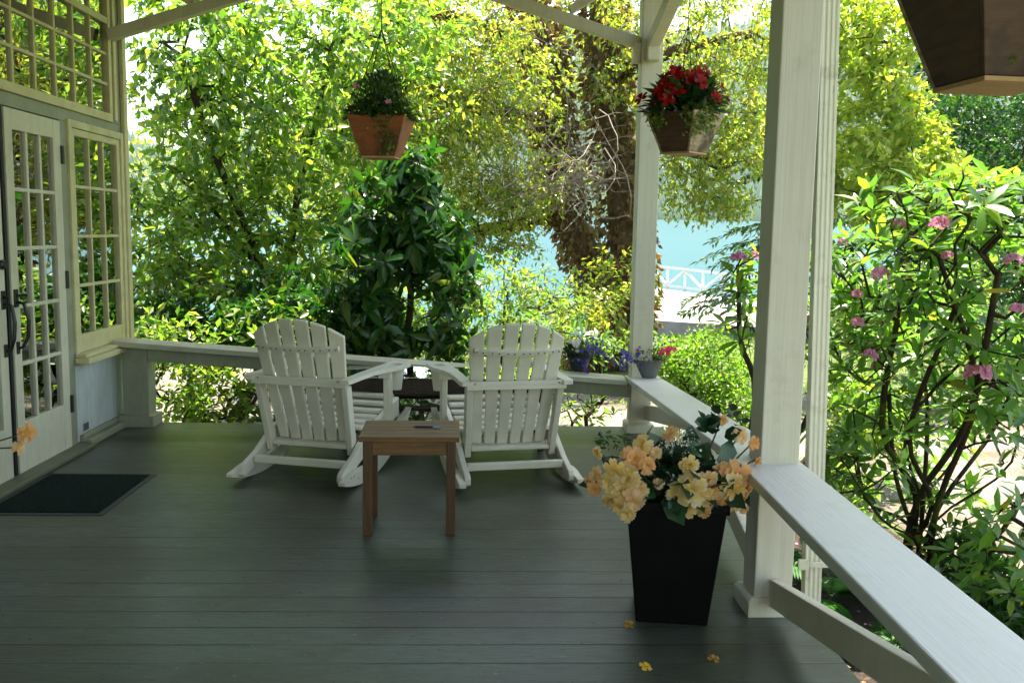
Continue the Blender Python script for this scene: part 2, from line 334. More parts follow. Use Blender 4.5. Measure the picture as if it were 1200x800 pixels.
def np_obj(name, V, F, mat, parent=None, smooth=False, along=None):
    V = np.ascontiguousarray(V, np.float32).reshape(-1,3); F = np.ascontiguousarray(F, np.int32).reshape(-1,3)
    me = bpy.data.meshes.new(name); me.vertices.add(len(V)); me.vertices.foreach_set('co', V.ravel())
    me.loops.add(F.size); me.loops.foreach_set('vertex_index', F.ravel())
    me.polygons.add(len(F)); me.polygons.foreach_set('loop_start', np.arange(0, F.size, 3, dtype=np.int32))
    if smooth: me.polygons.foreach_set('use_smooth', np.ones(len(F), bool))
    me.update(calc_edges=True); me.validate(); me.materials.append(mat)
    if along is not None: me.attributes.new('along', 'FLOAT', 'POINT').data.foreach_set('value', np.ascontiguousarray(along, np.float32))
    o = bpy.data.objects.new(name, me); COL.objects.link(o)
    if parent is not None: o.parent = parent
    return o
def tag(o, label=None, cat=None, group=None, kind=None):
    if label: o['label'] = label
    if cat: o['category'] = cat
    if group: o['group'] = group
    if kind: o['kind'] = kind
    return o
def thing(name, label, cat, loc=(0,0,0), rz=0, group=None):
    o = bpy.data.objects.new(name, None); COL.objects.link(o); o.location = tuple(float(q) for q in loc); o.rotation_euler.z = rz
    o.empty_display_size = .1
    return tag(o, label, cat, group)

# ------------------------------------------------------------------ foliage tools (numpy)
def unit(a): return a/np.maximum(np.linalg.norm(a, axis=-1, keepdims=True), 1e-9)
T_SMALL = (np.array([(0,0,0),(.42,-.5,.14),(1,0,-.04),(.42,.5,.14)]), [(0,2,1),(0,3,2)])
T_BIG = (np.array([(0,0,0),(.25,-.36,.10),(.25,0,0),(.25,.36,.10),(.62,-.46,.10),(.62,0,0),(.62,.46,.10),(1,0,0)]),
         [(0,2,1),(0,3,2),(1,2,5),(1,5,4),(2,3,6),(2,6,5),(4,5,7),(5,6,7)])
T_PETAL = (np.array([(0,0,0),(.45,-.36,.10),(.45,0,-.02),(.45,.36,.10),(.85,-.46,.04),(.92,0,-.06),(.85,.46,.04),(1.04,-.2,-.04),(1.02,.22,-.04)]),
           [(0,2,1),(0,3,2),(1,2,5),(1,5,4),(2,3,6),(2,6,5),(4,5,7),(5,6,8)])
def leaf_geo(P, D, U, L, W, tmpl=T_SMALL, droop=0.0):
    P = np.asarray(P, float).reshape(-1,3); n = len(P); D = unit(np.asarray(D, float)); S = unit(np.cross(D, U)); Nn = np.cross(S, D)
    L = np.broadcast_to(np.asarray(L, float), n); W = np.broadcast_to(np.asarray(W, float), n); droop = np.broadcast_to(np.asarray(droop, float), n)
    tv, tf = tmpl; t_, s_, h_ = tv[:,0], tv[:,1], tv[:,2]
    hh = W[:,None]*h_[None]-(droop*L)[:,None]*(t_**2)[None]
    V = P[:,None]+D[:,None]*(L[:,None]*t_[None])[...,None]+S[:,None]*(W[:,None]*s_[None])[...,None]+Nn[:,None]*hh[...,None]
    F = (np.arange(n)*len(tv))[:,None,None]+np.asarray(tf)[None]
    return V.reshape(-1,3), F.reshape(-1,3)
def join(parts):
    Vs, Fs, o = [], [], 0
    for V, F in parts: Vs.append(V); Fs.append(F+o); o += len(V)
    return np.concatenate(Vs), np.concatenate(Fs)
def rnd(n): return unit(RNG.normal(size=(n,3)))
def blob(px, py, rx, ry, Y, dY, n):
    """n points filling a real ellipsoid whose middle is seen at (px,py), Y metres out"""
    c = at(px, py, Y); k = Y/FPX; q = rnd(n)*(RNG.random((n,1))**(1/2.6))
    return c+q*np.array([rx*k, dY, ry*k])
def smooth_line(p, k=4):
    p = [2*p[0]-p[1]]+p+[2*p[-1]-p[-2]]; out = []
    for i in range(1, len(p)-2):
        for j in range(k):
            t_ = j/k; out.append(.5*(2*p[i]+(p[i+1]-p[i-1])*t_+(2*p[i-1]-5*p[i]+4*p[i+1]-p[i+2])*t_*t_+(3*p[i]-p[i-1]-3*p[i+1]+p[i+2])*t_**3))
    return out+[p[-2]]
def skeleton(roots, A, step=.3, wob=.12, sag=0):
    """branch graph: trunk polylines, then every crown point joined to its nearest node"""
    pos = np.zeros((len(A)*14+800,3)); par = np.full(len(pos), -1, int); n = 0; depth = np.zeros(len(pos))
    for poly in roots:
        poly = smooth_line([np.array(q, float) for q in poly]); last = -1
        for i in range(len(poly)-1):
            k = max(1, int(np.linalg.norm(poly[i+1]-poly[i])/step))
            for j in range(k + (i == len(poly)-2)):
                pos[n] = poly[i]+(poly[i+1]-poly[i])*(j/k); par[n] = last
                if last >= 0: depth[n] = depth[last]+.05
                last = n; n += 1
    r0 = pos[:n].copy()
    d0 = np.array([np.min(np.linalg.norm(r0-a, axis=1)) for a in A])
    tips = []
    for a in A[np.argsort(d0)]:
        d = np.linalg.norm(pos[:n]-a, axis=1); i = int(np.argmin(d*(1+0*depth[:n])+.04*depth[:n])); L = d[i]
        k = max(1, min(12, int(L/step))); last = i
        for j in range(1, k+1):
            if n >= len(pos)-2: break
            f = j/k; q = pos[i]+(a-pos[i])*f
            if j < k: q = q+RNG.normal(size=3)*wob*step+np.array([0,0,-sag*math.sin(f*PI)*L])
            pos[n] = q; par[n] = last; depth[n] = depth[last]+L/k; last = n; n += 1
        tips.append(last)
    return pos[:n], par[:n]
def radii(par, tip, base):
    n = len(par); ch = np.zeros(n, bool); ch[par[par>=0]] = True
    k = max(1.6, math.log(max(2,(~ch).sum()))/math.log(base/tip))
    a = np.where(ch, 0, tip**k)
    for i in range(n-1,-1,-1):
        if par[i] >= 0: a[par[i]] += a[i]
    return a**(1/k)
def tubes(pos, par, r, rmin=0, sides=5):
    e = np.where((par>=0)&(r>=rmin))[0]; a, b = pos[par[e]], pos[e]; d = unit(b-a)
    ref = np.where(np.abs(d[:,2:3])<.9, np.array([[0,0,1.]]), np.array([[1.,0,0]])); u = unit(np.cross(d,ref)); v = np.cross(d,u)
    ra = np.minimum(r[par[e]], r[e]*1.35); rb = r[e]; an = np.arange(sides)*2*PI/sides
    ring = u[:,None]*np.cos(an)[None,:,None]+v[:,None]*np.sin(an)[None,:,None]
    V = np.concatenate([a[:,None]+ring*ra[:,None,None], (b+d*rb[:,None]*.4)[:,None]+ring*rb[:,None,None]], 1)
    F = []
    for k in range(sides):
        k2 = (k+1)%sides; F += [(k,k2,sides+k2),(k,sides+k2,sides+k)]
    Fa = (np.arange(len(e))*2*sides)[:,None,None]+np.array(F)[None]
    return V.reshape(-1,3), Fa.reshape(-1,3)
def twig_leaves(pos, par, r, thr, n, L, ratio, tmpl=T_SMALL, droop=.15, up=.9, hang=.15, spread=.05, lat=.75):
    e = np.where((par>=0)&(r<thr))[0]; a, b = pos[par[e]], pos[e]; ln = np.linalg.norm(b-a, axis=1)
    i = RNG.choice(len(e), n, p=ln/ln.sum()); f = RNG.random((n,1))
    P = a[i]+(b[i]-a[i])*f+RNG.normal(size=(n,3))*spread
    D = unit(unit(b[i]-a[i])*.6+rnd(n)*lat+np.array([0,0,-hang])); U = unit(np.array([0,0,1.])*up+rnd(n)*.8)
    Ls = L*RNG.uniform(.6,1.25,n)
    return leaf_geo(P, D, U, Ls, Ls*ratio, tmpl, droop)
def make_tree(name, label, cat, roots, A, leafm, barkm, n, L, ratio, base_r, tip=.004, step=.3, thr=.03, tmpl=T_SMALL, rmin=0, group=None, crown='crown', trunk='trunk', wob=.12, **kw):
    A = np.concatenate(A) if isinstance(A, list) else A
    t = thing(name, label, cat, roots[0][0], group=group); o0 = np.array(roots[0][0], float)
    pos, par = skeleton(roots, A, step, wob); r = radii(par, tip, base_r)
    np_obj(trunk, tubes(pos-o0, par, r, rmin)[0], tubes(pos-o0, par, r, rmin)[1], barkm, t)
    V, F = twig_leaves(pos, par, r, thr, n, L, ratio, tmpl, **kw); np_obj(crown, V-o0, F, leafm, t)
    return t, pos, par, r, o0
def whorl_leaves(tips, dirs, n, L, W, droop=.35, tilt=.35):
    """whorls of long leaves round shoot tips (rhododendron, laurel)"""
    P = np.repeat(tips, n, 0); A = np.repeat(unit(dirs), n, 0); m_ = len(P)
    q = unit(np.cross(A, np.tile([.31,.77,.12],(m_,1)))); q2 = np.cross(A, q)
    an = np.tile(np.arange(n)*2*PI/n, len(tips))+np.repeat(RNG.random(len(tips))*6.28, n)+RNG.normal(size=m_)*.25
    rad = q*np.cos(an)[:,None]+q2*np.sin(an)[:,None]
    D = unit(rad+A*(tilt+RNG.normal(size=(m_,1))*.3)+RNG.normal(size=(m_,3))*.12); Ls = L*RNG.uniform(.6,1.15,m_)
    return leaf_geo(P+A*RNG.uniform(-.03,.02,(m_,1))+D*.012, D, A+np.array([0,0,.5]), Ls, Ls*W*RNG.uniform(.8,1.15,m_), T_BIG, droop*RNG.uniform(.3,1.5,m_))
def blossom(c, nrm, rad, layers=((5,.15,1.0),(5,.6,.8),(4,1.1,.55)), wide=.85):
    """one flower: rings of petals (count, lift, size)"""
    nrm = unit(np.array(nrm, float)); q = unit(np.cross(nrm, [.3,.2,.93])); q2 = np.cross(nrm, q); P, D, U, L = [], [], [], []
    for k, lift, s in layers:
        ph = RNG.random()*6
        for j in range(k):
            an = ph+2*PI*j/k+RNG.normal()*.15; rr = q*math.cos(an)+q2*math.sin(an)
            P.append(c); D.append(rr+nrm*(lift+RNG.normal()*.1)); U.append(nrm-rr*.6*lift); L.append(rad*s*RNG.uniform(.85,1.1))
    L = np.array(L)
    return leaf_geo(P, np.array(D), np.array(U), L, L*wide, T_PETAL, .12)

# ================================================================== SETTING
GZ = -.60
def sheet(name, pts, z, mat, kind='structure', sub=1):
    m = MB(); m.add([(x,y,z) for x,y in pts], [tuple(range(len(pts)))])
    return tag(m.build(name, mat), kind=kind)
# ground: one big sheet sloping to the shore
def ground_z(x, y): return GZ - .9*min(1, max(0, (y-17)/9.0)) - 1.6*min(1, max(0, (y-26)/8.0))*(1 if x < 9 else max(0, 1-(x-9)/6))
xs = [-400,-120,-50]+[i*2.0 for i in range(-15,26)]+[80,160,400]; ys = [-60,-20,-8]+[i*1.0 for i in range(-4,45)]
m = MB(); m.v = [(x,y,ground_z(x,y)) for y in ys for x in xs]; nx = len(xs)
m.f = [(j*nx+i, j*nx+i+1, (j+1)*nx+i+1, (j+1)*nx+i) for j in range(len(ys)-1) for i in range(nx-1)]
tag(m.build('ground', M['lawn']), kind='structure')
def drape(name, pts_fn, z, mat, nu=24, nv=6):
    m = MB(); m.v = [(*pts_fn(u/nu, v/nv), 0) for v in range(nv+1) for u in range(nu+1)]
    m.v = [(x, y, ground_z(x,y)+z) for x,y,_ in m.v]
    m.f = [(j*(nu+1)+i, j*(nu+1)+i+1, (j+1)*(nu+1)+i+1, (j+1)*(nu+1)+i) for j in range(nv) for i in range(nu)]
    return tag(m.build(name, mat), kind='structure')
sheet('mulch_bed', [(-9,-4),(2.75,-4),(3.0,3.5),(2.9,6.2),(2.6,8.3),(1.2,8.9),(-2,9.0),(-4,9.1),(-9,9.0)], GZ+.004, M['mulch'])
P0 = [(3.0,-6),(3.05,0),(3.1,3.5),(3.0,6.3),(2.7,8.4),(1.25,9.0),(-2,9.1),(-4,9.2),(-14,9.0)]
P1 = [(7.5,-6),(7.0,0),(6.8,4),(6.6,8),(6,11.5),(3,13.0),(-2,13.2),(-5,13.6),(-14,14.0)]
def path_fn(u, v):
    k = u*(len(P0)-1); i = min(int(k), len(P0)-2); f = k-i
    a = [P0[i][j]+(P0[i+1][j]-P0[i][j])*f for j in (0,1)]; b = [P1[i][j]+(P1[i+1][j]-P1[i][j])*f for j in (0,1)]
    return (a[0]+(b[0]-a[0])*v, a[1]+(b[1]-a[1])*v)
drape('gravel_path', path_fn, .006, M['gravel'], 48, 8)
drape('driveway', lambda u, v: (2.2+u*13, 18.2+v*6+u*1.5), .012, M['asphalt'], 24, 10)
m = MB(); q_ = [at(748,374,24.6),at(960,388,22.5),at(915,356,38),at(725,331,45)]; m.hexa([tuple(p_-np.array([0,0,.4])) for p_ in q_],[tuple(p_) for p_ in q_]); tag(m.build('dock_walkway', M['concrete']), kind='structure')
# lake and far hill
m = MB(); m.add([(-700,24,-2.2),(900,24,-2.2),(900,360,7.4),(-700,360,7.4)], [(0,1,2,3)]); tag(m.build('lake', M['lake']), kind='structure')
def hill_h(x, y):
    f = min(1, max(0, (y-340)/320.0)); f = f*f*(3-2*f)
    r = 62+70/(1+math.exp(-(x-10)/55.0))+14*math.sin(x*.013+1)+9*math.sin(x*.04+y*.02)
    return 3+f*r
hx = [-700+i*28 for i in range(58)]; hy = [340+j*20 for j in range(26)]
m = MB(); m.v = [(x,y,hill_h(x,y)) for y in hy for x in hx]; nx = len(hx)
m.f = [(j*nx+i, j*nx+i+1, (j+1)*nx+i+1, (j+1)*nx+i) for j in range(len(hy)-1) for i in range(nx-1)]
tag(m.build('far_hillside', M['hill'], smooth=True), kind='structure')
n = 24000; X = RNG.uniform(-380,420,n); Yh = 346+RNG.random(n)**1.3*330
V, F = [], []
base = np.array([(math.cos(a),math.sin(a),0) for a in np.arange(6)*PI/3]+[(0,0,1)]); bf = np.array([(i,(i+1)%6,6) for i in range(6)])
hh = RNG.uniform(5,12,n)*RNG.uniform(.6,1.2,n); rr = hh*RNG.uniform(.22,.36,n); zz = np.array([hill_h(a,b) for a,b in zip(X,Yh)])
rv = RNG.random(n)*6; ca, sa = np.cos(rv)[:,None], np.sin(rv)[:,None]; bx = base[:,0][None]*ca-base[:,1][None]*sa; by = base[:,0][None]*sa+base[:,1][None]*ca
V = np.stack([X[:,None]+bx*rr[:,None]*RNG.uniform(.7,1.3,(n,7)), Yh[:,None]+by*rr[:,None]*RNG.uniform(.7,1.3,(n,7)), (zz-1)[:,None]+base[:,2][None]*hh[:,None]+RNG.uniform(0,.25,(n,7))*hh[:,None]], 2)
F = (np.arange(n)*7)[:,None,None]+bf[None]
m, t, p = new_mat('distant_forest'); gi = node(t, 'ShaderNodeNewGeometry'); t.links.new(ramp(t, gi.outputs['Random Per Island'], [(0,(.016,.038,.022)),(.6,(.030,.058,.028)),(1,(.055,.085,.035))]), p.inputs['Base Color']); p.inputs['Roughness'].default_value = 1; p.inputs['Specular IOR Level'].default_value = 0
tag(np_obj('hill_forest', V, F, m), kind='stuff')

# porch floor (boards run across), with the framing under its edge
fl = MB(); ex = lambda y: 1.271+(y-3.19)*.0375
fl.hexa([(-2.56,-3.0,-.035),(ex(-3),-3.0,-.035),(ex(6.70),6.70,-.035),(-2.56,6.70,-.035)], [(-2.56,-3.0,0),(ex(-3),-3.0,0),(ex(6.70),6.70,0),(-2.56,6.70,0)])
tag(fl.build('porch_floor', M['floor'], bevel=.006), kind='structure')
sk = MB(); sk.hexa([(-2.5,6.60,-.62),(ex(6.6)-.02,6.60,-.62),(ex(6.6)-.02,6.64,-.62),(-2.5,6.64,-.62)], [(-2.5,6.60,-.037),(ex(6.6)-.02,6.60,-.037),(ex(6.6)-.02,6.64,-.037),(-2.5,6.64,-.037)])
sk.hexa([(ex(-3)-.06,-3,-.62),(ex(-3)-.02,-3,-.62),(ex(6.6)-.02,6.598,-.62),(ex(6.6)-.06,6.598,-.62)], [(ex(-3)-.06,-3,-.037),(ex(-3)-.02,-3,-.037),(ex(6.6)-.02,6.598,-.037),(ex(6.6)-.06,6.598,-.037)])
tag(sk.build('porch_skirt', M['trim']), 'grey green skirt board below the edge of the porch floor', 'skirting')

# ================================================================== HOUSE
H = thing('house', 'cream and grey green house wall with glazed double doors and many-paned windows', 'house', (-2.6,4,0))
HO = Matrix.Translation((2.6,-4,0))
class HB(MB):
    def box(s, x0, x1, y0, y1, z0, z1, mx=None): return MB.box(s, x0+2.6, x1+2.6, y0-4, y1-4, z0, z1, mx)
wl = HB()
wl.box(-2.72,-2.547,-3.2,4.33,-.6,2.05)
wl.box(-2.72,-2.547,5.822,5.905,-.6,2.05); wl.box(-2.72,-2.547,6.80,6.86,-.6,3.36)
wl.box(-2.72,-2.549,-3.2,6.80,2.05,2.125); wl.box(-2.72,-2.548,6.645,6.80,2.125,3.36); wl.box(-2.72,-2.549,-3.2,3.05,2.125,3.36)
wl.build('wall', M['trim'], H, bevel=.004)
b = HB(); b.box(-2.72,-2.551,5.905,6.80,-.6,.575)
for k in range(22):                      # bead-board: narrow proud strips with grooves between
    y0 = 5.906+k*.0405; b.box(-2.551,-2.545,y0,y0+.037,.03,.53)
b.build('beadboard_panel', M['bead'], H, bevel=.002)
b = HB(); b.box(-2.545,-2.47,5.93,6.53,0,.045); b.box(-2.545,-2.515,5.93,6.53,.045,.075); b.build('baseboard', M['trim'], H, bevel=.006)
b = HB(); b.box(-2.60,-2.44,4.30,5.93,.001,.028); b.build('threshold', plain('olive_threshold', (.13,.14,.08), (.09,.10,.06), .5, 8), H, bevel=.006)
b = HB(); b.box(-2.545,-2.541,5.985,6.065,.085,.135); ve = b.build('vent', plain('grey_vent', (.22,.24,.22), None, .5, 30), H)
b = HB()
for k in range(5): b.box(-2.541,-2.539,5.992,6.058,.092+k*.009,.096+k*.009)
b.build('slot', M['gap'], ve)
# end wall, roof over the house, dark room behind the glass
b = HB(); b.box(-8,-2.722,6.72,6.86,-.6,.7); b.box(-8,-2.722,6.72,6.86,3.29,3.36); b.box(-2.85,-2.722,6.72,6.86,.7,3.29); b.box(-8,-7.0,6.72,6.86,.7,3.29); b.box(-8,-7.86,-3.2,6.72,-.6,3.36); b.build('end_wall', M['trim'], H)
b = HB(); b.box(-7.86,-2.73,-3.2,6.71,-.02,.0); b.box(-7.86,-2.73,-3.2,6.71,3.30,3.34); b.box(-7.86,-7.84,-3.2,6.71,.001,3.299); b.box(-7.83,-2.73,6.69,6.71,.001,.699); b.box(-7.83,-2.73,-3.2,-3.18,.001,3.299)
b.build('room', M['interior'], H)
b = HB(); b.box(-8.3,-2.56,-3.6,7.2,3.52,3.60); b.box(-8.3,-2.6,-3.6,7.2,3.365,3.52); b.build('roof', M['roofing'], H)

b = HB()
for k in range(9): xx = -7.0+k*.5; b.box(xx-.03, xx+.03, 6.76, 6.82, .701, 3.289)
for zz in (1.3,1.9,2.5): b.box(-6.96, -3.04, 6.765, 6.815, zz-.02, zz+.02)
added_window = b.build('window', M['cream'], H)  # unseen window, added so outdoor brightness shows through the porch-side panes
def lites(name, y0, y1, z0, z1, nc, nr, mw, X, mat, par, dep=.02):
    f = HB()
    for i in range(1, nc): yy = y0+(y1-y0)*i/nc; f.box(X-dep, X+.004, yy-mw/2, yy+mw/2, z0, z1)
    for j in range(1, nr): zz = z0+(z1-z0)*j/nr; f.box(X-dep+.003, X+.002, y0, y1, zz-mw/2, zz+mw/2)
    return f.build(name, mat, par, bevel=.004)
def pane(y0, y1, z0, z1, X, par):
    f = HB(); f.box(X-.004, X, y0, y1, z0, z1); return f.build('glass', M['glass'], par)
def door_leaf(y0, y1, hinge_right):
    f = HB(); a, c_ = y0+.082, y1-.096; z0, z1 = .312, 1.930; X = -2.543
    if not hinge_right: a, c_ = y0+.096, y1-.082
    f.box(X-.045, X, y0, a, .012, 2.042); f.box(X-.045, X, c_, y1, .012, 2.042)
    f.box(X-.045, X-.0005, a, c_, .012, z0); f.box(X-.045, X-.0005, a, c_, z1, 2.042)
    d = f.build('door', M['door'], H, bevel=.003)
    lites('muntins', a, c_, z0, z1, 3, 5, .022, X-.006, M['door'], d); pane(a, c_, z0, z1, X-.020, d)
    return d
dR = door_leaf(5.146, 5.815, True); dL = door_leaf(4.390, 5.074, False)
b = HB(); b.box(-2.585,-2.552,5.078,5.142,.012,2.042); b.box(-2.552,-2.545,5.098,5.124,.02,2.04); b.build('astragal', M['gap'], H, bevel=.002)
for y_, z_ in ((5.819,1.84),(5.819,.30),(5.819,1.08)):
    hb = HB(); hb.box(-2.545,-2.528,y_-.012,y_+.012,z_-.055,z_+.055); hb.build('hinge', M['black_iron'], dR, bevel=.003)
def handle(d, y_, z_, flip):
    hb = MB(); X = -2.543+2.6; Y = y_-4
    hb.box(X, X+.008, Y-.022, Y+.022, z_+.10, z_+.20); hb.box(X, X+.008, Y-.015, Y+.015, z_-.16, z_-.09)
    hb.tube([(X+.006,Y,z_+.13),(X+.045,Y,z_+.12),(X+.062,Y+flip*.01,z_+.03),(X+.055,Y+flip*.012,z_-.06),(X+.03,Y,z_-.12),(X+.004,Y,z_-.13)], [.009,.010,.011,.011,.009,.007], 8)
    hb.tube([(X+.006,Y,z_+.165),(X+.05,Y+flip*.03,z_+.165)], [.010,.007], 8)
    hb.build('handle', M['black_iron'], d, bevel=.002)
handle(dR, 5.180, .86, 1); handle(dL, 5.045, .86, -1)
hb = MB(); hb.lathe([(.027,0),(.027,.012),(.018,.02),(.0,.021)], 16, mat4((-2.543+2.6,5.045-4,1.20), 0, 0, PI/2)); hb.build('deadbolt', M['black_iron'], dL)
b = HB(); b.box(-6.99,-2.86,6.785,6.79,.71,3.28); b.build('glass', M['glass'], added_window)
# side window beside the doors
b = HB(); X = -2.530
b.box(-2.60,X,5.908,5.955,.60,2.068); b.box(-2.60,X,6.752,6.798,.60,2.068); b.box(-2.60,X-.001,5.955,6.752,2.022,2.068)
b.box(-2.60,X-.012,5.956,6.010,.60,2.02); b.box(-2.60,X-.012,6.700,6.751,.60,2.02); b.box(-2.60,X-.013,6.010,6.700,1.975,2.02); b.box(-2.60,X-.013,6.010,6.700,.60,.715)
wn_ = b.build('window', M['cream'], H, bevel=.004)
lites('muntins', 6.010, 6.700, .715, 1.975, 3, 4, .020, X-.02, M['cream'], wn_); pane(6.010, 6.700, .715, 1.975, X-.034, wn_)
b = HB(); b.box(-2.545,-2.452,5.90,6.80,.538,.575); b.box(-2.545,-2.475,5.91,6.80,.576,.600); b.build('sill', M['cream'], wn_, bevel=.006)
# upper band of windows over the header
b = HB(); X = -2.535; y0, y1 = 3.05, 6.640
b.box(-2.62,X,y0,y1,2.127,2.182); b.box(-2.62,X,6.592,y1,2.182,3.355); b.box(-2.62,X-.002,y0,6.592,2.776,2.822)
up = b.build('window', M['cream'], H, bevel=.004)
f = HB()
k = 0
while 6.327-.262*k > 3.1:
    yy = 6.327-.262*k; f.box(X-.036, X-.012, yy-.011, yy+.011, 2.182, 2.776); f.box(X-.036, X-.012, yy-.011, yy+.011, 2.822, 3.355); k += 1
for zz in (2.378, 2.580, 3.02, 3.22): f.box(X-.034, X-.014, y0, 6.592, zz-.010, zz+.010)
f.build('muntins', M['cream'], up, bevel=.003); pane(y0, 6.592, 2.182, 2.776, X-.028, up); pane(y0, 6.592, 2.822, 3.355, X-.028, up)
b = HB(); b.box(-2.546,-2.525,6.655,6.70,2.14,3.35); b.box(-2.546,-2.518,6.80,6.862,.58,3.35); b.build('casing', M['cream'], H, bevel=.004)

# ================================================================== PORCH TIMBER
PR = thing('porch_roof', 'pale painted beams carrying the roof over the porch', 'roof', (0,6.57,3.16))
class PB(MB):
    pass
b = MB(); b.box(-2.54,1.26,-.07,.07,0,.20); b.build('beam', M['white'], PR, bevel=.004)
b = MB(); b.hexa([(.86-.07,-9.2,.001),(.86+.07,-9.2,.001),(1.18+.07,-.075,.001),(1.18-.07,-.075,.001)], [(.86-.07,-9.2,.20),(.86+.07,-9.2,.20),(1.18+.07,-.075,.20),(1.18-.07,-.075,.20)]); b.build('side_beam', M['white'], PR, bevel=.004)
b = MB(); b.box(-2.55,1.80,-9.6,1.06,.202,.222); b.build('ceiling', M['ceiling'], PR)  # unseen eaves drawn out further to keep sun off floor and rails
b = MB(); b.box(-2.55,1.84,-9.6,1.09,.224,.36); b.build('roof_deck', M['roofing'], PR)
b = MB(); b.box(1.845,1.88,-9.6,1.09,.16,.36); b.box(-2.55,1.88,1.095,1.125,.20,.36); b.build('fascia', M['white'], PR, bevel=.004)

def ux(y): return 1.1325+(y-3.37)*.0187      # near and far post centres
RZ = -math.atan(.0375)
def tall_post(label, X, Y, caps=()):
    t = thing('porch_post', label, 'post', (X,Y,0))
    b = MB(); b.box(-.073,.073,-.073,.073,.06,3.158); b.build('shaft', M['white'], t, bevel=.005)
    b = MB(); b.hexa([(-.10,-.10,0),(.10,-.10,0),(.10,.10,0),(-.10,.10,0)], [(-.10,-.10,.058),(.10,-.10,.058),(.10,.10,.058),(-.10,.10,.058)])
    b.hexa([(-.10,-.10,.0581),(.10,-.10,.0581),(.10,.10,.0581),(-.10,.10,.0581)], [(-.085,-.085,.072),(.085,-.085,.072),(.085,.085,.072),(-.085,.085,.072)]); b.build('base_block', M['white'], t, bevel=.003)
    for x0,x1,y0,y1,z0,z1 in caps:
        b = MB(); b.box(x0,x1,y0,y1,z0,z1); b.build('bracket_block', M['white'], t, bevel=.004)
    return t
near = tall_post('tall square white porch post nearest the viewer, beside the downspout', 1.133, 3.373)
far = tall_post('tall square white porch post at the far corner, behind the grey pot', 1.19, 6.553, ((-.045,.045,-.125,-.0735,2.60,2.725),(-.125,-.0735,-.04,.04,2.60,2.735)))
t = thing('corner_post', 'short stout greyish post against the house wall under the end of the front rail', 'post', (-2.40,6.60,0))
b = MB(); b.box(-.09,.09,-.075,.075,.07,.575); b.build('shaft', M['trim'], t, bevel=.005)
b = MB(); b.box(-.115,.125,-.10,.10,0,.085); b.build('base_block', M['trim'], t, bevel=.006)

# front rail: falls towards the corner, as the old porch does
t = thing('front_railing', 'sloping pale green front rail running from the house wall to the far corner post', 'railing', (-.7,6.55,0))
def fr_(x): return .620+(x+2.47)*(.388-.620)/(1.09+2.47)
b = MB(); xa, xb, xc = -2.515, 1.075, 1.085
b.hexa([(xa+.7,-.12,fr_(xa)-.038),(xb+.7,-.12,fr_(xb)-.038),(xc+.7,.12,fr_(xc)-.038),(xa+.7,.12,fr_(xa)-.038)], [(xa+.7,-.12,fr_(xa)),(xb+.7,-.12,fr_(xb)),(xc+.7,.12,fr_(xc)),(xa+.7,.12,fr_(xa))])
b.build('top_rail', M['railx'], t, bevel=.005)
b = MB(); xa, xb = -2.305, 1.11
b.hexa([(xa+.7,-.04,fr_(xa)-.135),(xb+.7,-.04,fr_(xb)-.135),(xb+.7,0,fr_(xb)-.135),(xa+.7,0,fr_(xa)-.135)], [(xa+.7,-.04,fr_(xa)-.040),(xb+.7,-.04,fr_(xb)-.040),(xb+.7,0,fr_(xb)-.040),(xa+.7,0,fr_(xa)-.040)])
b.build('apron_board', M['trim'], t, bevel=.004)

def xi(y): return .985+(y-3.3)*.0375 if y < 3.3 else .985+(y-3.3)*.034   # inner edge of the right rail
def side_rail(label, y0, z0, y1, z1, wid, braces):
    yc = (y0+y1)/2; t = thing('side_railing', label, 'railing', (1.1,yc,0)); b = MB()
    def rail_piece(xo0, xo1, ya, za, yb_, zb, th, xoff=0):
        b.hexa([(xi(ya)+xo0-1.1,ya-yc,za-th),(xi(ya)+xo1-1.1,ya-yc,za-th),(xi(yb_)+xo1-1.1,yb_-yc,zb-th),(xi(yb_)+xo0-1.1,yb_-yc,zb-th)],
               [(xi(ya)+xo0-1.1,ya-yc,za),(xi(ya)+xo1-1.1,ya-yc,za),(xi(yb_)+xo1-1.1,yb_-yc,zb),(xi(yb_)+xo0-1.1,yb_-yc,zb)])
    rail_piece(0, wid, y0, z0, y1, z1, .040); b.build('top_rail', M['rail'], t, bevel=.006)
    for (ya, za, yb_, zb) in braces:
        b = MB(); rail_piece(.13, .17, ya, za, yb_, zb, .105); b.build('brace', M['white'], t, bevel=.004)
    return t
side_rail('broad pale rail beyond the near post, with the grey pot on its far end', 3.449, .583, 6.665, .386, .245, [(6.475,.20,4.95,.455),(3.47,.155,4.90,.455)])
side_rail('broad white rail in the foreground running from the near post out of view', -2.2, .583, 3.447, .583, .24, [(1.90,.435,3.297,.142)])

# knee braces under the beams
t = thing('arch_bracket', 'straight slender braces forming a flat arch under the front beam', 'bracket', (-.7,6.57,2.70))
def strut(par, nm, pts, th, dep, y):
    b = MB()
    for (x0,z0),(x1,z1) in zip(pts[:-1], pts[1:]):
        L = math.hypot(x1-x0,z1-z0); nx_, nz_ = -(z1-z0)/L*th/2, (x1-x0)/L*th/2
        b.prism([(x0-nx_,z0-nz_),(x1-nx_,z1-nz_),(x1+nx_,z1+nz_),(x0+nx_,z0+nz_)], y-dep/2, y+dep/2, 'y')
    return b.build(nm, M['white'], par, bevel=.003)
strut(t, 'brace', [(-2.52+.7,.00),(-1.09+.7,.453)], .075, .07, .0)
strut(t, 'brace', [(1.11+.7,.035),(-.30+.7,.453)], .075, .07, .0)
strut(t, 'strut', [(-1.95+.7,.23),(-2.35+.7,.455)], .055, .06, .002)
strut(t, 'strut', [(.62+.7,.245),(.97+.7,.455)], .055, .06, .002)
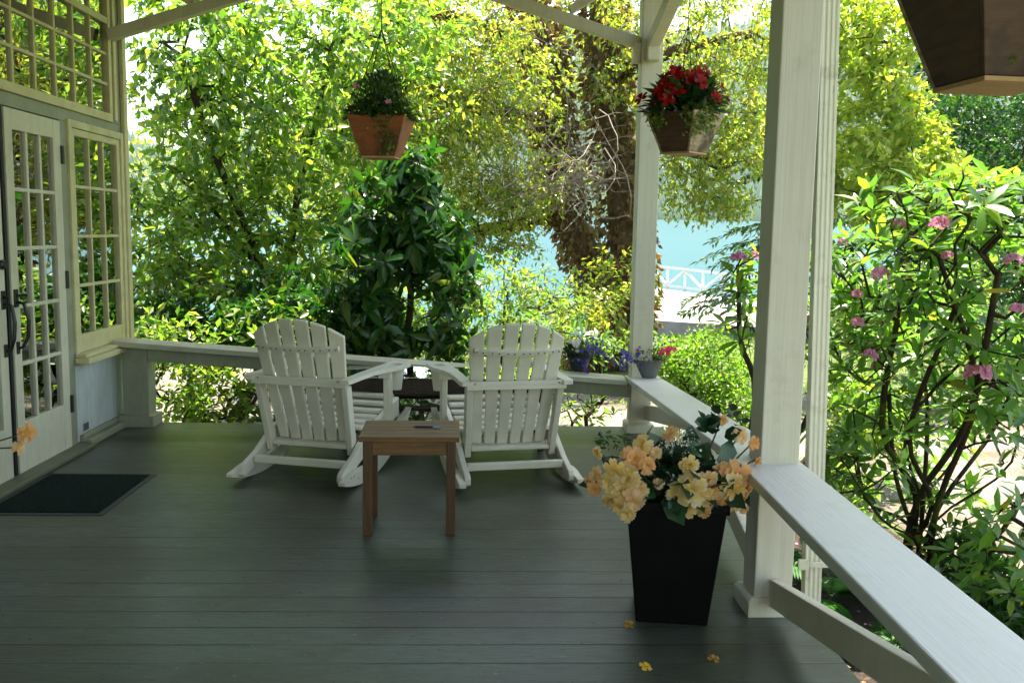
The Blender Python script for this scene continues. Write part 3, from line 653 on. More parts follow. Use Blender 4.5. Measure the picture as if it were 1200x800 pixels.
t = thing('side_bracket', 'curved brace rising from the far corner post towards the viewer', 'bracket', (1.185,6.45,2.72))
b = MB(); prof = [(0,.0),(-.35,.075),(-.66,.15),(-1.0,.27),(-1.3,.43)]
for (y0,z0),(y1,z1) in zip(prof[:-1], prof[1:]): b.hexa([(-.04,y1,z1-.045),(.04,y1,z1-.045),(.04,y0,z0-.045),(-.04,y0,z0-.045)], [(-.04,y1,z1+.045),(.04,y1,z1+.045),(.04,y0,z0+.045),(-.04,y0,z0+.045)])
b.build('brace', M['white'], t, bevel=.003)
b = MB(); b.box(-.042,.042,-.06,.0,-.122,.004); b.build('block', M['white'], t, bevel=.004)

# downspout
t = thing('downspout', 'fluted cream downspout just outside the near post', 'downspout', (1.408,3.60,-.58))
prof = [(-.04,-.03),(.04,-.03)]
prof = [(x*.86, y*.75) for x, y in [(-.040,-.029),(-.031,-.029),(-.028,-.024),(-.020,-.024),(-.017,-.029),(-.009,-.029),(-.006,-.024),(.002,-.024),(.005,-.029),(.013,-.029),(.016,-.024),(.024,-.024),(.027,-.029),(.040,-.029),(.040,.029),(-.040,.029)]]
b = MB(); n_ = len(prof); hgt_ = 3.72; lean = -.095
b.v = [(x,y,0) for x,y in prof]+[(x+lean,y,hgt_) for x,y in prof]; b.f = [(i,(i+1)%n_,(i+1)%n_+n_,i+n_) for i in range(n_)]+[tuple(range(n_-1,-1,-1)),tuple(range(n_,2*n_))]
b.build('pipe', M['downspout'], t, bevel=.0012, segs=1)
b = MB(); b.box(-.085,-.0405,-.034,-.026,.655,.70); b.box(-.0405,.046,-.0345,-.0305,.665,.69); b.build('strap', M['downspout'], t, bevel=.003)

# ================================================================== CHAIRS
def make_chair(label, loc, rz):
    t = thing('rocking_chair', label, 'rocking chair', loc, rz, 'white rocking chairs on the porch'); cm = M['chair']
    # back: six fanned slats, leaning, slightly dished
    s0, s1 = Vector((0,-.155,.205)), Vector((0,-.420,.93)); ax = (s1-s0).normalized(); nb = Vector((0,ax.z,-ax.y))   # forward normal
    b = MB(); LL = (s1-s0).length
    for i in range(6):
        u = (i-2.5)/2.5
        def P(q, xoff, dn, top=None):     # q along slat 0..1
            xc = u*(.187+.046*q)+0; w_ = .0305+.0090*q
            xx = xc+xoff*w_
            crown = LL if top is None else top
            pt = s0+ax*(q*crown); pt = pt+nb*(.035*(xx/.25)**2*(.5+.5*q)+dn); return (xx*1.0, pt.y, pt.z)
        arc = lambda xx: LL-.095*(abs(xx)/.25)**2.2
        tl, tr = arc(u*.233-.039), arc(u*.233+.039)
        qs = [0,.33,.66,1]
        vs = []
        for q in qs:
            for xo, dn in ((-1,-.011),(1,-.011),(1,.011),(-1,.011)):
                vs.append(P(q, xo, dn, (tl if xo < 0 else tr)))
        fs = [(k*4+a_, k*4+(a_+1)%4, k*4+4+(a_+1)%4, k*4+4+a_) for k in range(3) for a_ in range(4)]+[(3,2,1,0),(12,13,14,15)]
        b.add(vs, fs)
    b.build('backrest', cm, t, bevel=.006)
    def backpt(x, q, dn):
        pt = s0+ax*(q*LL)+nb*(.035*(x/.25)**2*(.5+.5*q)+dn); return Vector((x,pt.y,pt.z))
    def rail(nm, q, wid, h, d, n_=10):
        b = MB(); vs = []
        for k in range(n_+1):
            x = -wid+2*wid*k/n_
            for dq, dn in ((-h/2,-.012-d),(-h/2,-.0115),(h/2,-.0115),(h/2,-.012-d)):
                p_ = backpt(x, q, dn)+ax*dq; vs.append(tuple(p_))
        fs = [(k*4+a_, k*4+4+a_, k*4+4+(a_+1)%4, k*4+(a_+1)%4) for k in range(n_) for a_ in range(4)]+[(0,1,2,3),(n_*4+3,n_*4+2,n_*4+1,n_*4)]
        b.add(vs, fs); b.cur = 1
        for i in range(6):
            for dx in (-.018,.018):
                p_ = backpt((i-2.5)/2.5*.215+dx, .775, -.036); b.box(p_.x-.004,p_.x+.004,p_.y-.003,p_.y+.001,p_.z-.004,p_.z+.004)
        return b.build(nm, [cm, M['screw']], t, bevel=.004)
    rail('top_rail', .775, .245, .030, .022)
    # arm-level cross board, uprights, bottom board, stretcher
    b = MB(); b.box(-.285,.285,-.365,-.312,.553,.577)
    b.box(-.285,.285,-.365,-.345,.577,.600); b.cur = 1
    for x_ in (-.265,-.24,.24,.265): b.box(x_-.004,x_+.004,-.368,-.364,.584,.592)
    b.build('cross_board', [cm, M['screw']], t, bevel=.006)
    for sx_ in (-1,1):
        b = MB(); b.hexa([(sx_*.248-.018,-.215,.14),(sx_*.248+.018,-.215,.14),(sx_*.248+.018,-.145,.14),(sx_*.248-.018,-.145,.14)],
                         [(sx_*.262-.018,-.335,.554),(sx_*.262+.018,-.335,.554),(sx_*.262+.018,-.265,.554),(sx_*.262-.018,-.265,.554)])
        b.build('upright', cm, t, bevel=.005)
    b = MB(); b.box(-.230,.230,-.225,-.115,.176,.203); b.build('bottom_board', cm, t, bevel=.006)
    b = MB(); b.box(-.275,.275,-.360,-.325,.098,.140); b.build('stretcher', cm, t, bevel=.005)
    b = MB(); b.box(-.275,.275,.22,.25,.12,.165); b.build('stretcher', cm, t, bevel=.005)
    # seat slats
    b = MB()
    for k in range(6):
        y_ = -.10+k*.092; z_ = .262+.105*(k/5)**1.0-.018*math.sin(k/5*PI); b.box(-.272,.272,y_,y_+.082,z_,z_+.022, None)
    b.box(-.272,.272,.425,.446,.27,.385)
    b.build('seat', cm, t, bevel=.006)
    for sx_ in (-1,1):
        a0, a1 = sx_*.277, sx_*.311
        b = MB(); b.prism([(.43,.262),(.43,.375),(-.10,.255),(-.30,.155),(-.455,.105),(-.475,.085),(-.475,.052),(-.455,.040),(-.34,.062),(-.05,.155)], min(a0,a1), max(a0,a1), 'x'); b.build('seat_rail', cm, t, bevel=.006)
        # rocker: curved runner outside the seat rail
        c0, c1 = sx_*.3125, sx_*.350; b = MB(); Rr = 1.15; lo, up_ = [], []
        for k in range(17):
            y_ = -.53+k/16*1.08; zb = Rr-math.sqrt(Rr*Rr-(y_+.19)**2); f_ = k/16
            th = .085*min(1, .22+5.0*min(f_, 1-f_)); lo.append((y_,zb)); up_.append((y_,zb+th))
        b.prism(lo+up_[::-1], min(c0,c1), max(c0,c1), 'x'); b.cur = 1
        for (y_,z_) in ((-.40,.075),(-.44,.075),(-.34,.05),(.26,.13)): b.box(max(c0,c1) if sx_>0 else min(c0,c1)-.001, (max(c0,c1)+.001) if sx_>0 else min(c0,c1), y_-.004,y_+.004,z_-.004,z_+.004)
        b.build('rocker', [cm, M['screw']], t, bevel=.006)
        b = MB(); b.box(sx_*.325-.018, sx_*.325+.018, .155,.232,.13,.578); b.build('front_leg', cm, t, bevel=.006)
        # arm: narrow at the back, flared paddle with a cup hole at the front
        out = [(-.385,.262),(-.385,.312),(-.36,.322),(-.20,.322),(-.06,.328),(.06,.350),(.16,.386),(.26,.406),(.37,.408),(.415,.390),(.415,.285),(.40,.270),(.10,.262),(-.10,.258)]
        hole = [(.285+.042*math.cos(a_), .340+.042*math.sin(a_)) for a_ in [k*2*PI/20 for k in range(21)]]
        ring = [(y_,x_) for y_,x_ in out]
        # key-hole outline so the cup hole is a real opening (cut from the front edge middle)
        kf = [(.415,.340)]; outline = out[:10]+kf+hole[::-1] if False else out[:10]+kf+hole+kf+out[10:]
        b = MB(); pts = [(sx_*x_, y_) for y_,x_ in outline]; b.prism(pts, .579, .603, 'z'); am = b.build('arm', cm, t)
        b = MB(); b.box(sx_*.325-.04,sx_*.325+.04,.130,.153,.535,.578); b.build('arm_bracket', cm, t, bevel=.004)
        b = MB(); b.lathe([(.034,.445),(.050,.578),(.045,.578),(.030,.452),(0,.451)], 22, mat4((sx_*.340,.292,0))); b.build('cup_holder', cm, t, smooth=False)
    return t
make_chair('white slatted rocking chair on the left, turned to the right, nearest the doors', (-.892,5.44,0), -R(15))
make_chair('white slatted rocking chair on the right, turned to the left, close to the pots', (.165,5.40,0), R(11))

# side table and pen
t = thing('side_table', 'small brown wooden side table standing behind the two white chairs', 'table', (-.305,4.36,0), R(1.5)); 
b = MB()
for k in range(5): b.box(-.232,.232,-.190+k*.0762,-.190+k*.0762+.0750,.452,.476)
b.build('tabletop', M['table'], t, bevel=.0025)
for sx_ in (-1,1):
    for sy_ in (-1,1):
        b = MB(); x_, y_ = sx_*.193, sy_*.150; b.box(x_-.0215,x_+.0215,y_-.0215,y_+.0215,0,.4515); b.build('leg', M['tableleg'], t, bevel=.003)
for y_ in (-.158,.158):
    b = MB(); b.box(-.1713,.1713,y_-.010,y_+.010,.385,.4515); b.build('apron', M['table'], t, bevel=.002)
for x_ in (-.2,.2):
    b = MB(); b.box(x_-.010,x_+.010,-.1283,.1283,.385,.4515); b.build('apron', M['tableleg'], t, bevel=.002)
t = thing('pen', 'slim dark pen lying on the wooden side table', 'pen', atz(500,500,.482), R(-3))
b = MB(); b.tube([(-.065,0,0),(-.052,0,0),(.03,0,0)], [.0015,.005,.005], 8); b.build('barrel', M['pen'], t); b = MB(); b.tube([(.0302,0,0),(.068,0,0)], .0056, 8); b.box(.03,.06,-.001,.001,.0055,.0075); b.build('cap', M['pen_cap'], t)

# wicker table with a glass top between the chairs and the rail
t = thing('wicker_table', 'low brown wicker table with a glass top behind the two white chairs', 'table', (-.20,6.12,0))
b = MB(); b.box(-.68,.68,-.25,.25,.470,.480); b.build('glass_top', M['glass'], t, bevel=.002)
b = MB(); b.box(-.66,.66,-.24,-.205,.36,.468); b.box(-.66,.66,.205,.24,.36,.468); b.box(-.66,-.625,-.2045,.2045,.36,.468); b.box(.625,.66,-.2045,.2045,.36,.468); b.build('rim', M['wicker'], t, bevel=.012)
for x_ in (-.635,.635):
    for y_ in (-.215,.215):
        b = MB(); b.tube([(x_,y_,0),(x_,y_,.359)], .024, 10); b.build('leg', M['wicker'], t)
for y_ in (-.215,.215):
    b = MB(); b.tube([(-.61,y_,.275),(.61,y_,.275)], .018, 8); b.build('stretcher', M['wicker'], t)

# doormat
t = thing('doormat', 'flat dark green doormat lying in front of the glazed doors', 'doormat', (-2.13,4.86,0))
b = MB(); b.box(-.275,.275,-.355,.355,.001,.010); b.build('pile', M['mat'], t, bevel=.003)
b = MB(); b.box(-.305,.305,-.385,.385,.0004,.0045); b.build('border', M['mat_edge'], t, bevel=.001)

# ================================================================== PLANTERS
def bloom(par, name, c, nrm, rad, mat, layers=((8,.02,1.0),(7,.40,.84),(6,.85,.64),(4,1.5,.42))):
    V, F = blossom(np.array(c, float), nrm, rad, layers, .66); return np_obj(name, V, F, mat, par, True, np.tile(T_PETAL[0][:,0], len(V)//9))
def small_foliage(c, rad, n, L, ratio, flat=.7, up=.8):
    q = rnd(n)*(RNG.random((n,1))**.45); q[:,2] = np.abs(q[:,2])*up
    P = np.array(c)+q*np.array([rad,rad,rad*flat]); D = unit(q+rnd(n)*.6+np.array([0,0,.2])); Ls = L*RNG.uniform(.6,1.3,n)
    return leaf_geo(P, D, rnd(n)*.5+np.array([0,0,1.]), Ls, Ls*ratio, T_SMALL, .25)
def begonia_planter(label, loc, rz, blooms, h=.50):
    t = thing('flower_planter', label, 'planter', loc, rz)
    b = MB(); a0, a1, th = .130, .180, .012
    def sq(a, z): return [(-a,-a,z),(a,-a,z),(a,a,z),(-a,a,z)]
    b.v = sq(a0,0)+sq(a1,h)+sq(a1-th,h)+sq(a1-th-.005,h-.08)
    lp = MB()
    for k in range(4): lp.box(-a1-.006, a1+.006-(.0), -a1-.006, -a1+.008, h-.03, h+.006, Matrix.Rotation(k*PI/2, 4, 'Z'))
    b.f = [(3,2,1,0)]+[(i,(i+1)%4,(i+1)%4+4,i+4) for i in range(4)]+[(4+i,4+(i+1)%4,(i+1)%4+8,i+8) for i in range(4)]+[(8+i,8+(i+1)%4,(i+1)%4+12,i+12) for i in range(4)]
    b.build('pot', M['planter'], t, bevel=.006); lp.build('rim', M['planter'], t, bevel=.003)
    b = MB(); b.add(sq(a1-th-.006,h-.05), [(0,1,2,3)]); b.build('soil', M['soil'], t)
    # dark lobed leaves on stems
    n = 230; q = rnd(n); q[:,2] = np.abs(q[:,2])*.95-.10; P = np.array([0,0,h+.02])+q*RNG.uniform(.08,.24,(n,1))*np.array([1.05,1.0,.75]); Ls = RNG.uniform(.06,.115,n)
    V, F = leaf_geo(P, unit(q+rnd(n)*.7), rnd(n)*.6+np.array([0,-.25,1.]), Ls, Ls*.72, T_BIG, .25)
    np_obj('leaves', V, F, M['leaf_begonia'], t)
    st = MB()
    for c, nr, rad, mk in blooms:
        c = np.array(c); mid = c*np.array([.55,.55,0])+np.array([0,0,h+.06]); st.tube([(c[0]*.2,c[1]*.2,h-.05), tuple(mid), tuple(c-np.array(nr)*.01)], [.005,.004,.003], 5)
        bloom(t, 'bloom', c, nr, rad, M[mk])
    st.build('stems', M['stem'], t)
    return t
PLX, PLY = .750, 3.345
def pb(px, py, dy, rad, mk, nz=.15):
    """bloom seen at a photo pixel, dy metres nearer than the planter's middle; kept in planter space"""
    c = at(px, py, PLY-dy)-np.array([PLX,PLY,0]); nr = unit(np.array([c[0]*1.4+RNG.normal()*.25, -.8+RNG.normal()*.3, nz+RNG.normal()*.3])); return (tuple(c), tuple(nr), rad, mk)
BL = [pb(864,556,.16,.062,'petal_orange'), pb(858,574,.19,.060,'petal_yellow'), pb(810,572,.22,.066,'petal_yellow',.2), pb(795,579,.20,.052,'petal_yellow'),
      pb(806,594,.20,.042,'petal_yellow'), pb(838,588,.19,.046,'petal_peach',-.2), pb(873,577,.13,.042,'petal_peach',-.3), pb(807,545,.20,.040,'petal_yellow'),
      pb(743,537,.14,.050,'petal_orange',.4), pb(722,552,.16,.050,'petal_yellow'), pb(728,574,.18,.050,'petal_yellow'), pb(742,587,.20,.050,'petal_peach',-.1),
      pb(716,585,.18,.040,'petal_yellow',-.4), pb(734,601,.19,.040,'petal_yellow',-.3), pb(698,556,.12,.034,'petal_peach'), pb(696,573,.12,.030,'petal_orange'),
      pb(752,521,.10,.042,'petal_yellow',.5), pb(786,508,.06,.036,'petal_peach',.3), pb(700,530,.08,.026,'petal_yellow'), pb(868,510,.05,.034,'petal_peach',.2),
      pb(884,519,.04,.028,'petal_orange',0), pb(830,562,.18,.040,'petal_peach'), pb(872,597,.14,.020,'petal_peach',-.4), pb(772,566,.19,.022,'petal_peach'),
      pb(690,563,.08,.022,'petal_orange',-.2), pb(824,600,.2,.032,'petal_peach',-.5), pb(846,548,.12,.034,'petal_peach'), pb(846,492,.0,.022,'petal_orange',.3),
      pb(758,545,.17,.036,'petal_orange'), pb(714,566,.17,.040,'petal_yellow'), pb(736,560,.19,.044,'petal_yellow'), pb(750,575,.20,.036,'petal_peach'), pb(822,584,.22,.050,'petal_yellow'), pb(852,590,.19,.040,'petal_orange',-.2), pb(880,562,.12,.036,'petal_peach'),
      pb(832,575,.21,.038,'petal_orange'), pb(724,592,.19,.036,'petal_yellow',-.2), pb(768,530,.12,.028,'petal_peach',.4), pb(888,540,.08,.022,'petal_orange'), pb(866,590,.16,.030,'petal_yellow',-.3)]
pt = begonia_planter('tall tapering black planter full of peach begonias, beside the near post', (PLX,PLY,0), R(-8), BL, .465)
# turn the blooms back so that the pot alone is turned
for o in list(pt.children):
    if o.name.split('.')[0] in ('bloom','stems'): o.rotation_euler.z = R(8)
def sprig(par, name, c, nrm_up, n, spread, L, mat, W=.5, tm=T_SMALL):
    q = RNG.normal(size=(n,3))*np.array(spread); P = np.array(c)+q
    Ls = L*RNG.uniform(.6,1.2,n); V, F = leaf_geo(P, rnd(n)+np.array(nrm_up), rnd(n), Ls, Ls*W, tm, .1); return tag(np_obj(name, V, F, mat, par), kind='stuff')
def big_leaf_spray(par, c, n, L):
    q = rnd(n); q[:,2] = np.abs(q[:,2]); V, F = leaf_geo(np.array(c)+q*.05, unit(q+np.array([0,0,.4])), rnd(n)*.4+np.array([0,-.4,1.]), L*RNG.uniform(.6,1.1,n), L*.75, T_BIG, .2)
    return np_obj('upper_leaves', V, F, M['leaf_begonia'], par)
c = at(832,512,PLY)-np.array([PLX,PLY,0]); big_leaf_spray(pt, c, 15, .078)
c = at(850,494,PLY+.03)-np.array([PLX,PLY,0]); big_leaf_spray(pt, c, 10, .055)
c = at(800,522,PLY-.06)-np.array([PLX,PLY,0]); sprig(pt, 'tiny_flowers', c, (0,-.3,.4), 220, (.035,.03,.025), .011, M['petal_white'], .9)
c = at(722,520,PLY-.02)-np.array([PLX,PLY,0]); sprig(pt, 'fern_sprig', c, (-.8,0,.2), 60, (.04,.03,.015), .035, M['leaf_small'], .35)
# second planter, mostly out of view at the left edge beside the doors
LX, LY = -2.30, 3.66
def pl(px, py, dy, rad, mk): c = at(px, py, LY-dy)-np.array([LX,LY,0]); return (tuple(c), (.75,-.6,.15), rad, mk)
begonia_planter('peach begonia blooms leaning in at the left edge before the doors', (LX,LY,0), R(12), [pl(12,514,.12,.042,'petal_orange'),pl(2,531,.12,.032,'petal_peach'),pl(-30,520,.1,.05,'petal_peach'),pl(-60,500,.1,.05,'petal_yellow'),pl(-45,560,.1,.05,'petal_peach')], .465)

def hanging_box(label, c, rz, mat, fol):
    """tapering wooden box hung on wires; c is the middle of its base"""
    t = thing('hanging_basket', label, 'hanging basket', c, rz, 'wooden hanging baskets')
    a0, a1, h, th = .083, .140, .185, .012
    for k in range(4):
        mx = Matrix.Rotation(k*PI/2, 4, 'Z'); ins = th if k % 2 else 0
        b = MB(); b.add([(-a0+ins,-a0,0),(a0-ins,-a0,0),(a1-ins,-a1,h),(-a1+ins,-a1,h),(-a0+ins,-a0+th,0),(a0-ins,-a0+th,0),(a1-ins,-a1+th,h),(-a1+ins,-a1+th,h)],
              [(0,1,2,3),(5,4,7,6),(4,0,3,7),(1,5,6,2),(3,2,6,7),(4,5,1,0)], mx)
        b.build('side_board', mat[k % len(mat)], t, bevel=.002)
    b = MB(); b.box(-a0+.001,a0-.001,-a0+.001,a0-.001,-.010,-.0005); b.build('base_board', M['basket_bottom'], t, bevel=.002)
    b = MB(); b.add([(-.118,-.118,h-.03),(.118,-.118,h-.03),(.118,.118,h-.03),(-.118,.118,h-.03)], [(0,1,2,3)]); b.build('soil', M['soil'], t)
    top = 3.36-c[2]
    b = MB()
    for sx_, sy_ in ((-1,-1),(1,-1),(1,1),(-1,1)): b.tube([(sx_*.128,sy_*.128,h-.01),(0,0,h+.42)], .0024, 5)
    b.tube([(0,0,h+.42),(0,0,top)], .0024, 5); b.build('hanging_wire', M['wire'], t)
    fol(t, h); return t
def fol_green(t, h):
    V, F = small_foliage((0,0,h-.01), .18, 1300, .030, .45, .75); n = 1700; q = RNG.normal(size=(n,3))*np.array([.060,.060,0]); zz = RNG.random(n)**.8*.235*(1-np.linalg.norm(q,axis=1)*2.2); q[:,2] = h+np.maximum(zz,0); Ls = RNG.uniform(.014,.034,n); V2, F2 = leaf_geo(q, rnd(n)+np.array([0,0,.7]), rnd(n), Ls, Ls*.42)
    V, F = join([(V,F),(V2,F2)]); np_obj('foliage', V, F, M['leaf_small'], t)
    n = 110; f = RNG.random(n); P = np.stack([.05+RNG.normal(size=n)*.03, -.143+.055*f+RNG.normal(size=n)*.006, h-.17*f], 1)
    V, F = leaf_geo(P, rnd(n)+np.array([0,-.6,-.4]), rnd(n)+np.array([0,-1,.3]), .022, .016); tag(np_obj('trailing_stems', V, F, M['leaf_trail'], t), kind='stuff')
    for x_, z_ in ((-.09,.13),(.065,.06)): bloom(t, 'bloom', (x_,-.15,h+z_), (0,-1,.3), .016, M['petal_pink'], ((6,.2,1),))
def fol_red(t, h):
    V, F = small_foliage((0,0,h-.01), .18, 420, .070, .42, 1.2); np_obj('foliage', V, F, M['leaf_begonia'], t)
    n = 90; q = rnd(n); q[:,2] = np.abs(q[:,2]); V, F = leaf_geo(np.array([0,0,h+.02])+q*np.array([.13,.13,.13]), unit(q+np.array([0,0,.2])), rnd(n)*.4+np.array([0,0,1.]), RNG.uniform(.06,.11,n), .035, T_BIG, .25)
    np_obj('long_leaves', V, F, M['leaf_dark'], t)
    for k in range(44):
        th = RNG.uniform(0,6.28); rr = RNG.uniform(.09,.22); z_ = h+.02+RNG.uniform(.0,.26)*(1.05-rr*3.2)
        bloom(t, 'bloom', (rr*math.cos(th), rr*math.sin(th), z_), (math.cos(th),math.sin(th)-.5,.5), RNG.uniform(.032,.046), M['petal_red'], ((5,.25,1),(5,.8,.75)))
    Ps = []
    for k in range(9):
        th = (-2.75,-2.6,-1.7,-1.5,-1.35,-1.1,-2.9,-.9,-1.6)[k]-R(46)+.0; n = 70; f = RNG.random(n); L_ = RNG.uniform(.08,.15); q0 = np.array([math.cos(th),math.sin(th)])*.155
        Ps.append(np.stack([q0[0]+RNG.normal(size=n)*.018, q0[1]+RNG.normal(size=n)*.018, h+.03-L_*f], 1))
    P = np.concatenate(Ps); V, F = leaf_geo(P, rnd(len(P))+np.array([0,0,-.4]), rnd(len(P)), .020, .016); tag(np_obj('trailing_stems', V, F, M['leaf_trail'], t), kind='stuff')
def cbox(px, py, Y): return at(px, py, Y)
hanging_box('reddish tapering wooden hanging basket with green trailing plants, left of the two by the chairs', cbox(447,184,4.62), R(-6), [M['basket']], fol_green)
hanging_box('brown and pale wooden hanging basket with red flowers, in front of the far corner post', cbox(801,179,4.60), R(46), [M['basket_old'],M['basket_old'],M['basket_old'],M['basket_dark']], fol_red)  # lit and shaded faces put into colour: left board dark, others pale weathered
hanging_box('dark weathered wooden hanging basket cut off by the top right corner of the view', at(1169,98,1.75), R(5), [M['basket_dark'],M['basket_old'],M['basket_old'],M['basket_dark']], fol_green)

def rail_pot(label, c, prof, mat, fol):
    t = thing('flowerpot', label, 'flowerpot', c); b = MB(); b.lathe(prof, 32); b.build('pot', mat, t, smooth=False)
    zt = prof[-1][1]; b = MB(); b.lathe([(prof[-1][0]-.002, zt-.002),(.0, zt)], 20); b.build('soil', M['soil'], t); fol(t, zt)
    return t
def flowers(par, name, n, c, sp, L, mat):
    P = np.array(c)+RNG.normal(size=(n,3))*np.array(sp)
    if n <= 12:
        for p_ in P: V, F = blossom(p_, np.array([RNG.normal()*.4,-.8,.4]), L*RNG.uniform(.8,1.2), ((5,.25,1),(4,.8,.7))); np_obj(name, V, F, mat, par)
        return
    Vs = [blossom(p_, np.array([RNG.normal()*.4,-.8,.4]), L*RNG.uniform(.8,1.2), ((5,.25,1),)) for p_ in P]
    V, F = join(Vs); tag(np_obj(name+'_spray', V, F, mat, par), kind='stuff')
def fol_blue(t, z):
    V, F = small_foliage((.06,0,z), .14, 520, .028, .35, 1.0); np_obj('foliage', V, F, M['leaf_small'], t)
    V, F = small_foliage((-.04,0,z), .09, 200, .05, .4, 1.4); np_obj('dark_foliage', V, F, M['leaf_begonia'], t)
    flowers(t, 'blue_flower', 60, (.09,-.06,z+.07), (.055,.05,.05), .011, M['petal_blue']); flowers(t, 'blue_flower', 10, (.04,-.105,z-.06), (.02,.006,.03), .012, M['petal_blue'])
    flowers(t, 'white_flower', 9, (-.03,-.06,z+.13), (.02,.02,.04), .020, M['petal_white'])
def fol_pink(t, z):
    V, F = small_foliage((-.01,0,z), .145, 700, .024, .4, .9); np_obj('foliage', V, F, M['leaf_small'], t)
    flowers(t, 'violet_flower', 60, (-.14,-.05,z+.01), (.05,.04,.055), .011, M['petal_blue']); flowers(t, 'violet_flower', 25, (.0,-.02,z+.15), (.06,.04,.03), .008, M['petal_blue'])
    flowers(t, 'pink_flower', 11, (.13,-.02,z+.075), (.028,.02,.018), .018, M['petal_hot']); flowers(t, 'pink_flower', 4, (-.075,-.05,z+.085), (.008,.01,.015), .014, M['petal_hot'])
c = atz(678,433,.4185); rail_pot('dark blue round pot of white and blue flowers beside the right chair back', c, [(.058,0),(.082,.085),(.086,.088),(.092,.112),(.084,.112),(.080,.095)], M['pot_blue'], fol_blue)
c = atz(758,441,.402); rail_pot('grey woven pot of pink and violet flowers at the corner of the rails', c, [(.070,0),(.108,.105),(.110,.106),(.120,.128),(.110,.128),(.104,.112)], M['pot_grey'], fol_pink)

# fallen petals on the boards
for (px,py,n_,mk,lb) in ((757,782,5,'petal_yellow','pale fallen begonia blossom on the boards in the foreground'),(737,733,4,'petal_dry','small dried yellow blossom on the boards by the foot of the black planter'),(836,773,4,'petal_dry','curled brown fallen blossom on the boards right of the black planter')):
    c = atz(px,py,.0); V, F = blossom(np.array([0,0,.006]), (.2,-.3,.9), .022, ((n_,.2,1),(3,.7,.7))); tag(np_obj('fallen_blossom', V, F, M[mk]), lb, 'fallen blossom').location = tuple(c)
n = 420; P = np.stack([RNG.uniform(-2.3,1.1,n), RNG.uniform(2.4,6.5,n), np.full(n,.003)],1); Ls = RNG.uniform(.003,.011,n)
V, F = leaf_geo(P, rnd(n)*np.array([1,1,.05]), np.tile([0,0,1.],(n,1)), Ls, Ls*.5); tag(np_obj('floor_debris', V, F, M['litter']), kind='stuff')

# ================================================================== VEGETATION
A3 = lambda *q: np.array(q, float)
def g3(px, py, Y): return at(px, py, Y)
# left: light multi-stemmed tree
Yt = 9.6; b0 = A3(-2.55, Yt, GZ)
att = [blob(185,70,45,85,9.2,.6,50), blob(262,110,90,125,9.2,.8,170), blob(330,180,130,150,9.6,.9,270), blob(215,270,85,95,9.0,.7,140), blob(330,330,110,90,9.3,.8,160), blob(420,120,110,130,10.4,.8,150), blob(220,360,100,55,8.7,.7,90), blob(330,20,160,80,9.8,1.0,170), blob(470,40,90,70,10.4,.9,90)]
roots = [[b0, g3(318,400,9.5), g3(300,300,9.4), g3(255,190,9.2), g3(215,80,9.0)], [b0+A3(.05,.05,0), g3(322,370,9.6), g3(270,270,9.3), g3(180,180,9.0)], [b0+A3(-.05,0,0), g3(312,410,9.5), g3(240,330,9.2), g3(160,255,8.9)], [b0+A3(.08,0,0), g3(330,360,9.8), g3(350,220,10), g3(390,60,10.3)], [b0+A3(.1,.1,0), g3(345,390,9.7), g3(400,300,9.9), g3(430,180,10.2)]]
make_tree('broadleaf_tree', 'light green many-stemmed tree with fine dark branches beside the house corner', 'tree', roots, att, M['leaf_bright'], M['bark'], 17000, .108, .52, .075, .0035, .26, .0125, hang=.3, spread=.055)
# dark evergreen shrub behind the left hanging basket
b0 = A3(-.98, 8.0, GZ)
att = [blob(462,235,55,55,8.0,.5,60), blob(440,310,65,60,7.9,.55,80), blob(510,290,50,60,8.0,.5,60), blob(535,340,35,45,7.9,.35,30), blob(420,370,55,45,7.8,.4,45), blob(480,195,35,30,8.0,.3,24), blob(440,405,50,28,7.9,.3,30), blob(515,400,40,28,8.0,.3,24)]
pos, par = skeleton([[b0, g3(474,400,8.0), g3(482,330,8.0), g3(486,260,8.0), g3(480,205,8.0)], [b0, g3(470,420,8.0), g3(445,360,7.9), g3(430,290,7.9)], [b0, g3(482,410,8.0), g3(520,365,8.0)]], np.concatenate(att), .22)
r = radii(par, .004, .045); t = thing('evergreen_shrub', 'dark glossy large-leaved evergreen shrub below the left hanging basket', 'shrub', b0)
V, F = tubes(pos-b0, par, r); np_obj('trunk', V, F, M['bark'], t)
e = np.where(r < .009)[0]; e = RNG.choice(e, min(len(e), 340), False); dr = unit(pos[e]-pos[par[e]])+A3(0,0,.05)
V, F = whorl_leaves(pos[e]-b0, dr, 8, .18, .38, .6, .05); np_obj('foliage', V, F, M['leaf_dark'], t)
